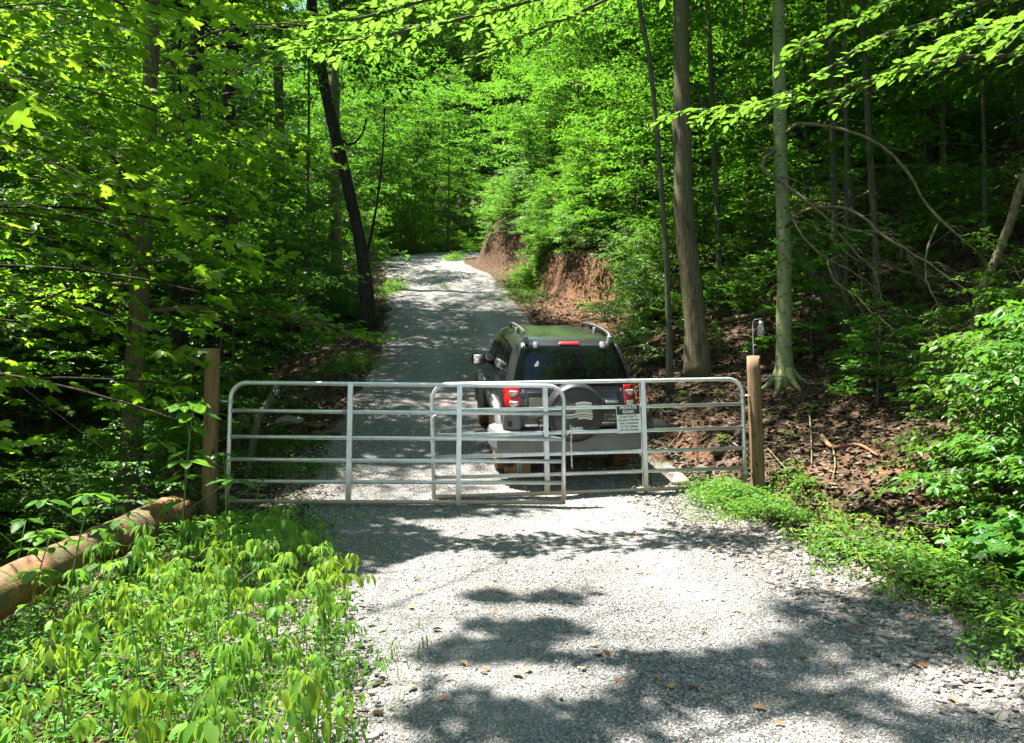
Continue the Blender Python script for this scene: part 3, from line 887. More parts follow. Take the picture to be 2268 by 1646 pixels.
# lanterns on garden hooks
def hook_lantern(base, h, arm, label, black=True):
    z = hz(base[0], base[1])
    o = empty('garden_lantern', (base[0], base[1], z))
    m = MAT['black_metal'] if black else MAT['chain']
    pole = [(0, 0, -0.15), (0, 0, h * 0.5), (0, 0, h - 0.03), (arm * 0.15, 0, h), (arm * 0.6, 0, h + 0.008), (arm, 0, h + 0.01)]
    tube(pole, 0.0055, 7).build('hook_pole', m, o)
    if black:
        e = lathe([(0.001, 0.10), (0.008, 0.09), (0.012, 0.06), (0.05, 0.0), (0.058, -0.012)], 8).build('lantern_roof', m, o)
        e.location = (arm, 0, h - 0.09)
        mb = MB()
        for k in range(8):
            a = 2 * math.pi * k / 8
            tube([(0.05 * math.cos(a), 0.05 * math.sin(a), -0.01), (0.058 * math.cos(a), 0.058 * math.sin(a), -0.06), (0.03 * math.cos(a), 0.03 * math.sin(a), -0.12), (0.004 * math.cos(a), 0.004 * math.sin(a), -0.14)], 0.0035, 5, mb=mb)
        for zz, r_ in ((-0.035, 0.055), (-0.08, 0.05)):
            ring = [(r_ * math.cos(a), r_ * math.sin(a), zz) for a in np.linspace(0, 2 * math.pi, 17)]
            tube(ring, 0.003, 5, cap=False, mb=mb)
        c = mb.build('lantern_cage', m, o); c.location = (arm, 0, h - 0.09)
        g = lathe([(0.001, -0.12), (0.026, -0.11), (0.044, -0.06), (0.04, -0.01), (0.001, -0.008)], 14).build('lantern_globe', MAT['jar'], o); g.location = (arm, 0, h - 0.09)
    else:
        e = lathe([(0.001, 0.03), (0.026, 0.028), (0.028, -0.012)], 16).build('jar_lid', MAT['chain'], o); e.location = (arm * 0.85, 0, h - 0.05)
        g = lathe([(0.024, -0.01), (0.026, -0.02), (0.042, -0.045), (0.045, -0.13), (0.036, -0.16), (0.001, -0.165)], 16).build('jar_body', MAT['jar'], o); g.location = (arm * 0.85, 0, h - 0.05)
    tube([(arm * (1 if black else 0.85), 0, h + 0.008), (arm * (1 if black else 0.85), 0, h - 0.05)], 0.002, 5).build('hanger', m, o)
    tag(o, label, 'lantern')
    return o
b = unproject(600, 925, 9.6); g0 = hz(b[0], b[1])
b = unproject(598, 930, 9.4)
hook_lantern(b, unproject(598, 842, 9.4)[2] - hz(b[0], b[1]) + 0.02, 0.07, 'black caged lantern hanging on a thin hook left of the gravel', True)
b = unproject(1669, 800, 9.75)
hook_lantern(b, unproject(1669, 708, 9.75)[2] - hz(b[0], b[1]), 0.115, 'clear glass jar lantern hanging on a thin silver hook above the gate post', False)
# ------------------------------------------------------------------ parked SUV
SLI = np.array([  # z, y_rear, y_front, half width, corner radius, rear bow
    (0.36, 0.16, 4.05, 0.74, 0.15, 0.03), (0.46, 0.05, 4.18, 0.82, 0.18, 0.04), (0.62, 0.01, 4.22, 0.855, 0.20, 0.05), (0.80, 0.0, 4.22, 0.870, 0.20, 0.05),
    (0.95, 0.0, 4.18, 0.868, 0.20, 0.05), (1.04, 0.01, 4.08, 0.858, 0.20, 0.05), (1.07, 0.02, 3.95, 0.85, 0.20, 0.05), (1.10, 0.03, 3.25, 0.842, 0.19, 0.05), (1.15, 0.045, 3.08, 0.83, 0.18, 0.05),
    (1.28, 0.10, 2.90, 0.80, 0.17, 0.05), (1.42, 0.165, 2.70, 0.765, 0.16, 0.05), (1.55, 0.235, 2.50, 0.72, 0.15, 0.05), (1.63, 0.29, 2.37, 0.685, 0.15, 0.05), (1.68, 0.335, 2.28, 0.652, 0.15, 0.05),
    (1.715, 0.40, 2.18, 0.60, 0.15, 0.05), (1.74, 0.52, 2.04, 0.49, 0.14, 0.04), (1.755, 0.70, 1.90, 0.38, 0.12, 0.03), (1.76, 0.95, 1.70, 0.2, 0.06, 0.0)])
def sli(z): return [np.interp(z, SLI[:, 0], SLI[:, k]) for k in range(1, 6)]
def slice_pts(z):
    yr, yf, hw, cr, bow = sli(z)
    pts = []
    for cx, cy_, a0 in ((hw - cr, yr + cr, -90), (hw - cr, yf - cr, 0), (-hw + cr, yf - cr, 90), (-hw + cr, yr + cr, 180)):
        for k in range(7):
            a = rad(a0 + 15 * k)
            pts.append((cx + cr * math.cos(a), cy_ + cr * math.sin(a)))
    # extra points along the straight runs
    out = []
    for i in range(len(pts)):
        a, b = np.array(pts[i]), np.array(pts[(i + 1) % len(pts)])
        out.append(a)
        if i % 7 == 6:
            for k in range(1, 8): out.append(a + (b - a) * k / 8)
    out = np.array(out)
    near = np.clip(1 - (out[:, 1] - yr) / 0.5, 0, 1)
    out[:, 1] += bow * (np.abs(out[:, 0]) / hw) ** 2 * near
    return np.column_stack((out, np.full(len(out), z)))
suv = empty('parked_suv')
zs = np.concatenate((np.linspace(0.36, 1.04, 10), [1.055, 1.07, 1.085, 1.10], np.linspace(1.14, 1.63, 9), SLI[13:, 0]))
rings = [slice_pts(z) for z in zs]
m_ = len(rings[0])
idx = np.arange(len(rings) * m_).reshape(len(rings), m_)
q = np.stack((idx[:-1], np.roll(idx[:-1], -1, 1), np.roll(idx[1:], -1, 1), idx[1:]), -1).reshape(-1, 4)
mb = MB().add(np.concatenate(rings), q)
mb.loops += [idx[0][::-1].astype(np.int32), idx[-1].astype(np.int32)]; mb.tot += [np.array([m_], np.int32)] * 2; mb.mi += [np.zeros(1, np.int32)] * 2
body = mb.build('body', MAT['paint'], suv)
def rear_y(x, z):
    yr, yf, hw, cr, bow = sli(z)
    e = abs(x) - (hw - cr)
    y = yr + bow * (abs(x) / hw) ** 2
    if e > 0: y += cr - math.sqrt(max(cr * cr - min(e, cr) ** 2, 0))
    return y
def rear_patch(poly, name, mat, off, parent, nx=14, nz=8, thick=0.012):
    """patch on the rear face; poly(v)->(x0,x1,z) for v in 0..1"""
    g = []
    for j in range(nz + 1):
        x0, x1, z = poly(j / nz)
        g.append([(x0 + (x1 - x0) * i / nx, rear_y(x0 + (x1 - x0) * i / nx, z) - off, z) for i in range(nx + 1)])
    g = np.array(g)
    back = g + np.array((0, thick + off, 0))
    n_ = (nx + 1) * (nz + 1)
    id_ = np.arange(n_).reshape(nz + 1, nx + 1)
    q = np.stack((id_[:-1, :-1], id_[:-1, 1:], id_[1:, 1:], id_[1:, :-1]), -1).reshape(-1, 4)
    bd = list(id_[0]) + list(id_[1:, -1]) + list(id_[-1, ::-1][1:]) + list(id_[::-1, 0][1:-1])
    sd = np.array([(bd[i], bd[i] + n_, bd[(i + 1) % len(bd)] + n_, bd[(i + 1) % len(bd)]) for i in range(len(bd))])
    mb = MB().add(np.concatenate((g.reshape(-1, 3), back.reshape(-1, 3))), np.concatenate((q, sd)))
    return mb.build(name, mat, parent)
def rglass(v):
    z = 1.185 + v * (1.655 - 1.185)
    rc = 0.055
    ins = 0.0
    dz = min(v, 1 - v) * 0.47
    if dz < rc: ins = rc - math.sqrt(rc * rc - (rc - dz) ** 2)
    hw = sli(z)[2] - 0.078 - ins
    return -hw, hw, z
rear_patch(rglass, 'rear_window', MAT['auto_glass'], 0.006, suv, 20, 22)
# tailgate shut lines
def seam(pts, nm='tailgate_seam'):
    tube(pts, 0.006, 5).build(nm, MAT['black_plastic'], body)
for sx in (-1, 1):
    seam([(sx * (sli(z)[2] - 0.045), rear_y(sx * (sli(z)[2] - 0.045), z) - 0.001, z) for z in np.linspace(1.19, 1.66, 8)])
    seam([(sx * 0.62, rear_y(0.62, z) - 0.001, z) for z in np.linspace(0.70, 1.16, 6)])
seam([(x, rear_y(x, 1.175) - 0.001, 1.175) for x in np.linspace(-0.72, 0.72, 12)])
# side windows
def side_window(sx, poly, name='side_window'):
    """poly: list of (y,z) outline, fan-filled on the tumblehome"""
    ctr = np.mean(poly, axis=0)
    vs = [(sx * (sli(ctr[1])[2] + 0.004), ctr[0], ctr[1])]
    k = 8
    pts = []
    for a, b in zip(poly, poly[1:] + poly[:1]):
        for i in range(k): pts.append((a[0] + (b[0] - a[0]) * i / k, a[1] + (b[1] - a[1]) * i / k))
    ringsw = []
    for s in (0.25, 0.5, 0.75, 1.0):
        for p in pts:
            yy = ctr[0] + (p[0] - ctr[0]) * s; zz = ctr[1] + (p[1] - ctr[1]) * s
            yr, yf, hw, cr, bow = sli(zz)
            ex = 0
            if yy < yr + cr: ex = cr - math.sqrt(max(cr * cr - (yr + cr - yy) ** 2, 0))
            vs.append((sx * (hw - ex + 0.005), yy, zz))
    n_ = len(pts)
    f = [(0, 1 + i, 1 + (i + 1) % n_) for i in range(n_)]
    for r_ in range(3):
        f += [(1 + r_ * n_ + i, 1 + (r_ + 1) * n_ + i, 1 + (r_ + 1) * n_ + (i + 1) % n_, 1 + r_ * n_ + (i + 1) % n_) for i in range(n_)]
    MB().add(vs, f).build(name, MAT['auto_glass'], suv)
for sx in (-1, 1):
    side_window(sx, [(0.34, 1.19), (0.98, 1.17), (0.98, 1.62), (0.50, 1.60)])
    side_window(sx, [(1.06, 1.17), (1.74, 1.16), (1.74, 1.63), (1.06, 1.63)])
    side_window(sx, [(1.82, 1.16), (2.72, 1.15), (2.30, 1.62), (1.82, 1.63)])
    for z_, y0, y1 in ((0.86, 0.75, 3.2),):
        tube([(sx * (sli(z_)[2] + 0.004), y, z_) for y in np.linspace(y0, y1, 6)], 0.022, 8).build('side_moulding', MAT['grey_plastic'], suv)
# windscreen
ws = []
for z_ in np.linspace(1.16, 1.62, 6):
    yr, yf, hw, cr, bow = sli(z_)
    ws.append([(x, yf + 0.006, z_) for x in np.linspace(-(hw - cr), hw - cr, 9)])
ws = np.array(ws); id_ = np.arange(54).reshape(6, 9)
MB().add(ws.reshape(-1, 3), np.stack((id_[:-1, :-1], id_[1:, :-1], id_[1:, 1:], id_[:-1, 1:]), -1).reshape(-1, 4)).build('windscreen', MAT['auto_glass'], suv)
# third brake lamp, glass hinges, wiper
def rbox(name, x0, x1, z0, z1, depth, mat, parent, off=0.0, bev=0.012):
    xm, zm = (x0 + x1) / 2, (z0 + z1) / 2
    mb = MB(); box(mb, (x0 - xm, -depth, z0 - zm), (x1 - xm, 0.03, z1 - zm), bevel=bev)
    o = mb.build(name, mat, parent); o.location = (xm, rear_y(xm, zm) - off, zm)
    dz = 0.03
    sl_ = (rear_y(xm, zm + dz) - rear_y(xm, zm - dz)) / (2 * dz)
    dx = (rear_y(xm + 0.03, zm) - rear_y(xm - 0.03, zm)) / 0.06
    o.rotation_euler = (-math.atan(sl_), 0, math.atan(dx))
    return o
rbox('high_brake_lamp', -0.13, 0.13, 1.652, 1.702, 0.02, MAT['red_lamp'], suv, bev=0.015)
for x in (-0.43, 0.43):
    rbox('glass_hinge', x - 0.03, x + 0.03, 1.60, 1.70, 0.03, MAT['grey_plastic'], suv, bev=0.014)
rbox('window_latch', -0.07, 0.09, 1.185, 1.215, 0.035, MAT['black_plastic'], suv, bev=0.01)
# tail lamps
for sx in (-1, 1):
    def lamp(v):
        z = 0.93 + v * 0.27
        a, b = 0.655, 0.848 - 0.02 * (abs(v - 0.5) * 2) ** 3
        return (-b, -a, z) if sx < 0 else (a, b, z)
    l = rear_patch(lamp, 'tail_lamp', MAT['red_lens'], 0.012, suv, 10, 12)
    for zc, nm in ((1.12, 'reversing_lens'), (1.0, 'indicator_lens')):
        mb = lathe([(0.0005, -0.018), (0.04, -0.016), (0.058, -0.006), (0.062, 0.012)], 20, axis='y')
        mb.v[-1][:, 2] = np.minimum(mb.v[-1][:, 2], 0.022)
        e = mb.build(nm, MAT['clear_lens'], l)
        xx = sx * 0.735
        e.location = (xx, rear_y(xx, zc) - 0.010, zc); e.rotation_euler = (0, 0, sx * 0.25)
# licence plate recess and handle
rbox('plate_recess', -0.57, -0.26, 0.91, 1.13, 0.004, MAT['black_plastic'], suv, bev=0.003)
rbox('licence_plate', -0.55, -0.29, 0.93, 1.07, 0.010, MAT['plate'], suv, bev=0.003)
rbox('tailgate_handle', 0.40, 0.58, 0.985, 1.03, 0.03, MAT['chrome'], suv, bev=0.013)
rbox('reflection_strip', 0.36, 0.63, 0.74, 0.755, 0.006, MAT['chrome'], suv, bev=0.002)  # chrome strips stand in for silver reflection lines on the tailgate
rbox('reflection_strip', -0.60, -0.28, 0.71, 0.745, 0.012, MAT['chrome'], suv, bev=0.004)
# bumper
def bumper():
    pts = []
    sec = [(-0.10, 0.40), (-0.13, 0.46), (-0.13, 0.60), (-0.11, 0.655), (-0.05, 0.675), (0.04, 0.675), (0.04, 0.40)]
    pathx = [(-0.90, 0.42, 1.57), (-0.895, 0.22, 1.3), (-0.86, 0.08, 0.75), (-0.76, 0.0, 0.35), (-0.5, -0.03, 0.08), (0, -0.04, 0), (0.5, -0.03, -0.08), (0.76, 0.0, -0.35), (0.86, 0.08, -0.75), (0.895, 0.22, -1.3), (0.90, 0.42, -1.57)]
    V = []
    for x, y, a in pathx:
        for dy, z in sec:
            # outward offset: straight back turned to the side on the corners
            V.append((x - math.sin(a) * (dy + 0.0) * -1 * (1 if True else 0) * 1.0 if False else x + (-math.sin(a)) * (-dy) , y + math.cos(a) * dy, z))
    V = np.array(V); k, n_ = len(pathx), len(sec)
    id_ = np.arange(k * n_).reshape(k, n_)
    q = np.stack((id_[:-1], np.roll(id_[:-1], -1, 1), np.roll(id_[1:], -1, 1), id_[1:]), -1).reshape(-1, 4)
    mb = MB().add(V, q)
    mb.loops += [id_[0].astype(np.int32), id_[-1][::-1].astype(np.int32)]; mb.tot += [np.array([n_], np.int32)] * 2; mb.mi += [np.zeros(1, np.int32)] * 2
    return mb
bp = bumper().build('rear_bumper', MAT['grey_plastic'], suv, smooth=False)
for sx in (-1, 1):
    mb = MB(); box(mb, (-0.115, -0.05, 0), (0.115, 0.16, 0.235), bevel=0.03)
    e = mb.build('bumper_end_cap', MAT['grey_plastic'], suv)
    e.location = (sx * 0.755, 0.035, 0.665); e.rotation_euler = (0, 0, sx * 0.28)
    mb = MB(); box(mb, (-0.03, -0.006, 0), (0.03, 0.01, 0.07), bevel=0.003)
    e2 = mb.build('reflector', MAT['black_plastic'], e); e2.location = (sx * 0.02, -0.05, 0.06)
mb = MB(); box(mb, (-0.5, 0.12, 0.28), (0.5, 0.5, 0.40), bevel=0.02); mb.build('underbody', MAT['black_plastic'], suv)
tube([(-0.28, 0.1, 0.34), (-0.28, 0.6, 0.33)], 0.035, 12).build('exhaust_pipe', MAT['tyre'], suv)
mb = lathe([(0.0005, -0.19), (0.11, -0.19), (0.13, -0.15), (0.13, 0.15), (0.11, 0.19), (0.0005, 0.19)], 18, axis='x'); e = mb.build('muffler', MAT['tyre'], suv); e.location = (-0.25, 0.45, 0.37)
tube([(-0.8, 0.78, 0.37), (0.8, 0.78, 0.37)], 0.05, 10).build('rear_axle', MAT['black_plastic'], suv)
# spare wheel in its cover
cx_, cz_ = -0.005, 0.915
Rw = 0.355
sp_ = lathe([(0.0005, -0.265), (0.14, -0.268), (0.27, -0.262), (0.315, -0.25), (0.342, -0.222), (Rw, -0.17), (Rw, -0.06), (0.33, -0.025), (0.22, -0.015), (0.0005, -0.012)], 40, axis='y').build('spare_wheel_cover', MAT['vinyl'], suv)
sp_.location = (cx_, -0.0, cz_)
# seam welt of the cover
tube([(0.322 * math.cos(a), -0.248, 0.322 * math.sin(a)) for a in np.linspace(0, 2 * math.pi, 49)], 0.005, 5, cap=False).build('cover_welt', MAT['vinyl'], sp_)
# cover print: ragged flag and lettering
def flat_poly(pts, mat, name, parent, y, th=0.0012):
    pts = [np.array(p, float) for p in pts]
    n_ = len(pts)
    v = [(p[0], y, p[1]) for p in pts] + [(p[0], y + th, p[1]) for p in pts]
    f = [tuple(range(n_))] + [(i, i + n_, (i + 1) % n_ + n_, (i + 1) % n_) for i in range(n_)]
    return MB().add(v, f).build(name, mat, parent, smooth=False)
def cov(px, py):   # crop pixel of the 700 px zoom -> cover coordinates
    return ((px - 1190) / 3.96 * 0.00545, (930 - py) / 3.96 * 0.00545)
yf_ = -0.2702
star = [(1062, 852), (1100, 856), (1130, 838), (1172, 832), (1168, 868), (1150, 925), (1062, 925)]
flat_poly([cov(*p) for p in star], MAT['sign_black'], 'flag_canton', sp_, yf_)
k = 0
for r_ in range(5):
    for c_ in range(6 - (r_ % 2)):
        px_, py_ = 1072 + c_ * 17 + (r_ % 2) * 8, 858 + r_ * 14 - c_ * 2.5
        if px_ > 1158: continue
        c0 = cov(px_, py_)
        st = [(c0[0] + (0.0085 if i % 2 == 0 else 0.0035) * math.sin(i * math.pi / 5), c0[1] + (0.0085 if i % 2 == 0 else 0.0035) * math.cos(i * math.pi / 5)) for i in range(10)]
        flat_poly(st, MAT['decal'], 'flag_star', sp_, yf_ - 0.0015)
for i in range(7):
    y0 = 828 + i * 22
    up_ = lambda x: y0 + 9 * math.sin((x - 1060) / 40.0)
    x0, x1 = (1174, 1316 + 3 * i) if i < 4 else (1062, 1322 + 2 * i - 8 * (i == 6))
    if i == 6: x0 = 1200
    xs_ = np.linspace(x0, x1, 9)
    pts = [cov(x, up_(x)) for x in xs_] + [cov(x, up_(x) + 16 + (2 if i % 2 else 0)) for x in xs_[::-1]]
    flat_poly(pts, MAT['decal'] if i % 2 == 0 else MAT['decal_grey'], 'flag_stripe', sp_, yf_ - 0.0004 * (i % 2))
lo = cov(1187, 1050)
put_text('Jeep', 0.10, 0.003, lo[1], 0.175, MAT['decal'], 'lettering', sp_, x=lo[0], y=yf_ - 0.001)
def rear_text(body_, x, z, size, width, mat):
    o = put_text(body_, size, 0.0006, z, width, mat, 'lettering', suv, x=x, y=rear_y(x, z) - 0.006)
    return o
rear_text('3.7L', 0.56, 0.84, 0.036, 0.085, MAT['letter_silver'])
rear_text('RENEGADE', 0.555, 0.795, 0.030, 0.20, MAT['letter_silver'])
rear_text('UNOR', -0.40, 0.845, 0.035, 0.11, MAT['decal'])
rear_text('4X4', -0.385, 0.795, 0.036, 0.075, MAT['decal'])
# small white sticker on the rear glass
st = [(0, 0.03), (0.012, 0.045), (0.03, 0.05), (0.034, 0.03), (0.03, -0.01), (0.038, -0.04), (0.02, -0.05), (0.012, -0.02), (-0.012, -0.025), (-0.03, -0.01), (-0.018, 0.0), (-0.02, 0.015), (-0.006, 0.012)]
zc = 1.44
e = flat_poly(st, MAT['decal'], 'window_sticker', suv, 0)
e.location = (-0.44, rear_y(-0.44, zc) - 0.0085, zc); e.rotation_euler = (-math.atan(0.47), 0, 0)
# roof rails
for sx in (-1, 1):
    x = sx * 0.545
    pts = smooth_path([(x, 0.36, 1.69), (x, 0.40, 1.75), (x, 0.46, 1.78), (x, 0.60, 1.80), (x, 1.1, 1.815), (x, 1.7, 1.80), (x, 1.98, 1.77), (x, 2.08, 1.69)], 26)
    rr = tube(pts, 0.019, 10).build('roof_rail', MAT['rail_grey'], suv)
    for y_ in (0.40, 1.2):
        mb = MB(); box(mb, (-0.026, -0.05, -0.045), (0.022, 0.06, 0.045), bevel=0.012); f_ = mb.build('rail_foot', MAT['grey_plastic'], rr); f_.location = (x, y_, 1.72 + (0.03 if y_ > 1 else 0))
# mirrors
for sx in (-1, 1):
    tube([(sx * 0.80, 2.42, 1.17), (sx * 0.90, 2.40, 1.19)], 0.03, 8).build('mirror_arm', MAT['black_plastic'], suv)
    mb = MB(); box(mb, (-0.105, -0.03, -0.085), (0.105, 0.09, 0.085), bevel=0.035)
    e = mb.build('door_mirror', MAT['black_plastic'], suv); e.location = (sx * 0.985, 2.38, 1.22); e.rotation_euler = (0, 0, -sx * 0.05)
    mb = MB(); box(mb, (-0.085, -0.036, -0.066), (0.085, -0.028, 0.066), bevel=0.003); mb.build('mirror_glass', MAT['mirror'], e)
# door handles
for sx in (-1, 1):
    for y_ in (1.2, 2.0):
        mb = MB(); box(mb, (-0.012, -0.08, -0.018), (0.014, 0.08, 0.018), bevel=0.01); e = mb.build('door_handle', MAT['paint'], suv); e.location = (sx * 0.868, y_, 1.02)
# wheels and flares
def wheel(sx, y):
    prof = [(0.19, 0.085), (0.215, 0.118), (0.27, 0.125), (0.325, 0.120), (0.352, 0.105), (0.366, 0.075), (0.370, 0.0), (0.366, -0.075), (0.352, -0.105), (0.325, -0.12), (0.27, -0.125), (0.215, -0.118), (0.19, -0.085)]
    o = lathe(prof, 40, axis='x').build('wheel_tyre', MAT['tyre'], suv)
    o.location = (sx * 0.775, y, 0.37)
    mb = MB()
    for k in range(34):
        a0 = 2 * math.pi * k / 34
        for row, (xa, xb) in enumerate(((-0.118, -0.05), (-0.042, 0.0), (0.008, 0.042), (0.05, 0.118))):
            a1 = a0 + (0.5 if row % 2 else 0) * 2 * math.pi / 34
            v = []
            for r_ in (0.360, 0.379):
                for aa in (a1, a1 + 0.115):
                    for xx in (xa, xb):
                        rr_ = r_ - (0.012 if abs(xx) > 0.1 else 0)
                        v.append((xx, rr_ * math.cos(aa), rr_ * math.sin(aa)))
            v = np.array(v)[[0, 1, 3, 2, 4, 5, 7, 6]]
            mb.add(v, BOXF)
    t_ = mb.build('tread', MAT['tyre'], o, smooth=False); t_['kind'] = 'stuff'
    rm = lathe([(0.0005, 0.075), (0.05, 0.085), (0.07, 0.06), (0.13, 0.05), (0.17, 0.07), (0.19, 0.10), (0.20, 0.10), (0.205, -0.09)], 24, axis='x')
    if sx < 0: rm.v[-1][:, 0] *= -1
    rm.build('rim', MAT['chrome'], o)
    # flare
    V = []
    a_ = np.linspace(rad(-12), rad(192), 22)
    for a in a_:
        c, s = math.cos(a), math.sin(a)
        for r_, xx in ((0.405, 0.80), (0.405, 0.915), (0.43, 0.935), (0.475, 0.925), (0.50, 0.86)):
            V.append((sx * xx, y + r_ * 1.05 * c, 0.40 + r_ * s))
    id_ = np.arange(len(a_) * 5).reshape(-1, 5)
    q = np.stack((id_[:-1, :-1], id_[:-1, 1:], id_[1:, 1:], id_[1:, :-1]), -1).reshape(-1, 4)
    MB().add(V, q).build('wheel_flare', MAT['grey_plastic'], suv)
for y_ in (0.78, 3.43):
    for sx in (-1, 1): wheel(sx, y_)
# front end (hidden from the gate)
mb = MB(); box(mb, (-0.86, 4.1, 0.42), (0.86, 4.36, 0.68), bevel=0.06); mb.build('front_bumper', MAT['grey_plastic'], suv)
for i in range(7):
    mb = MB(); box(mb, (-0.27 + i * 0.08, 4.19, 0.74), (-0.21 + i * 0.08, 4.235, 0.96), bevel=0.012); mb.build('grille_slot', MAT['black_plastic'], suv)
for sx in (-1, 1):
    e = lathe([(0.0005, 0.03), (0.07, 0.025), (0.09, 0.0)], 20, axis='y').build('headlamp', MAT['clear_lens'], suv); e.location = (sx * 0.52, 4.2, 0.86)
# place it: rear axle contact point, yaw, pitch following the slope
ax_y = 10.25
yaw, pitch = rad(7.0), rad(12.0)
axp = Vector((0.63, ax_y, 0))
axp.z = (hz(-0.2, ax_y) + hz(1.25, ax_y)) / 2 + 0.018
frp = axp + Vector((-math.sin(yaw) * 2.6, math.cos(yaw) * 2.6, 0))
frz = (hz(frp.x - 0.7, frp.y) + hz(frp.x + 0.7, frp.y)) / 2 + 0.018
pitch = math.atan2(frz - axp.z, 2.6)
roll = math.atan2(hz(1.25, ax_y) - hz(-0.2, ax_y), 1.45)
suv.matrix_world = Matrix.Translation(axp) @ Euler((0, 0, yaw)).to_matrix().to_4x4() @ Euler((pitch, 0, 0)).to_matrix().to_4x4() @ Euler((0, -roll, 0)).to_matrix().to_4x4() @ Matrix.Translation((0, -0.78, 0.0)) @ Matrix.Diagonal((0.965, 1, 1, 1))
print('SUV pitch', math.degrees(pitch), 'roll', math.degrees(roll))
tag(suv, 'dark grey off road vehicle with covered spare wheel parked behind the gates', 'car')

# cardboard box under its tail
bx_ = unproject(1146, 1048, 9.95)
gz = hz(bx_[0], bx_[1])
cb = empty('cardboard_box', (bx_[0], bx_[1], gz + 0.015), rad(-2))
cb.rotation_euler = (rad(6), 0, rad(-3))
mb = MB(); box(mb, (-0.165, 0, 0), (0.165, 0.25, 0.20), bevel=0.004); mb.build('carton', MAT['cardboard'], cb, smooth=False)
mb = MB(); box(mb, (-0.166, -0.0015, 0.0), (-0.105, 0.0005, 0.2)); mb.build('carton_flap', MAT['cardboard'], cb)
mb = MB(); box(mb, (0.0, -0.003, 0.004), (0.055, -0.0005, 0.198)); mb.build('tape_strip', MAT['tape_white'], cb)
for i in range(7):
    z0 = 0.012 + i * 0.026
    flat_poly([(0.012, z0), (0.03, z0 + 0.004), (0.044, z0 + 0.018), (0.03, z0 + 0.022), (0.014, z0 + 0.014)] if i % 2 else [(0.016, z0), (0.042, z0 + 0.002), (0.034, z0 + 0.02), (0.012, z0 + 0.018)], MAT['tape_blue'], 'tape_print', cb, -0.0042)
tag(cb, 'brown cardboard box with blue printed tape on the gravel under the vehicle', 'box')
# ------------------------------------------------------------------ trees
LEAF_T = {}
LEAF_T['quad'] = (np.array([(0, 0, 0), (0.5, 0.30, 0.07), (1, 0, -0.06), (0.5, -0.30, 0.07)], float), np.array([(0, 3, 2), (0, 2, 1)]))
LEAF_T['oval'] = (np.array([(0, 0, 0), (0.28, 0.24, 0.05), (0.66, 0.22, 0.04), (1, 0, -0.08), (0.66, -0.22, 0.04), (0.28, -0.24, 0.05)], float), np.array([(0, 5, 4, 3), (0, 3, 2, 1)]))
_mo = [(0.05, 0.0), (-0.06, 0.20), (0.08, 0.52), (0.26, 0.34), (0.36, 0.40), (0.50, 0.58), (0.58, 0.30), (0.52, 0.18), (0.74, 0.17), (1.0, 0.0)]
_mo = _mo + [(x, -y) for x, y in _mo[-2:0:-1]]
_mv = np.array([(0.33, 0, 0.05)] + [(x, y, 0.03 - 0.16 * abs(y) - 0.08 * max(x - 0.4, 0)) for x, y in _mo])
LEAF_T['maple'] = (_mv, np.array([(0, i + 1, (i + 1) % len(_mo) + 1) for i in range(len(_mo))]))
LEAF_T['maple_s'] = (np.array([(0, 0, 0), (0.02, 0.45, -0.05), (0.35, 0.2, 0.04), (0.52, 0.5, -0.06), (0.6, 0.16, 0.03), (1, 0, -0.08), (0.6, -0.16, 0.03), (0.52, -0.5, -0.06), (0.35, -0.2, 0.04), (0.02, -0.45, -0.05)], float),
                      np.array([(0, 2, 1), (2, 4, 3), (4, 6, 5), (6, 8, 7), (8, 0, 9), (0, 8, 2), (2, 8, 6), (2, 6, 4)]))
LEAF_T['weed'] = (np.array([(0, 0, 0), (0.12, 0.02, 0.01), (0.30, 0.22, 0.05), (0.62, 0.25, 0.03), (0.85, 0.13, -0.05), (1.0, 0, -0.12), (0.85, -0.13, -0.05), (0.62, -0.25, 0.03), (0.30, -0.22, 0.05), (0.12, -0.02, 0.01), (0.30, 0, 0.0), (0.62, 0, -0.03)], float),
                   None)
_wf = [(0, 1, 10), (0, 10, 9), (1, 2, 10), (10, 8, 9), (2, 3, 11), (2, 11, 10), (10, 11, 7), (10, 7, 8), (3, 4, 5), (3, 5, 11), (11, 5, 6), (11, 6, 7)]
LEAF_T['weed'] = (LEAF_T['weed'][0], np.array(_wf)[:, ::-1])

def unit(v):
    return v / (np.linalg.norm(v, axis=-1, keepdims=True) + 1e-9)
def leaf_geo(pos, d, nrm, size, kind):
    V, F = LEAF_T[kind]
    d = unit(d); side = unit(np.cross(nrm, d)); up = np.cross(d, side)
    k = len(V); n = len(pos)
    v = pos[:, None, :] + size[:, None, None] * (V[None, :, 0:1] * d[:, None] + V[None, :, 1:2] * side[:, None] + V[None, :, 2:3] * up[:, None])
    f = (F[None] + (np.arange(n) * k)[:, None, None]).reshape(-1, F.shape[1])
    return v.reshape(-1, 3), f

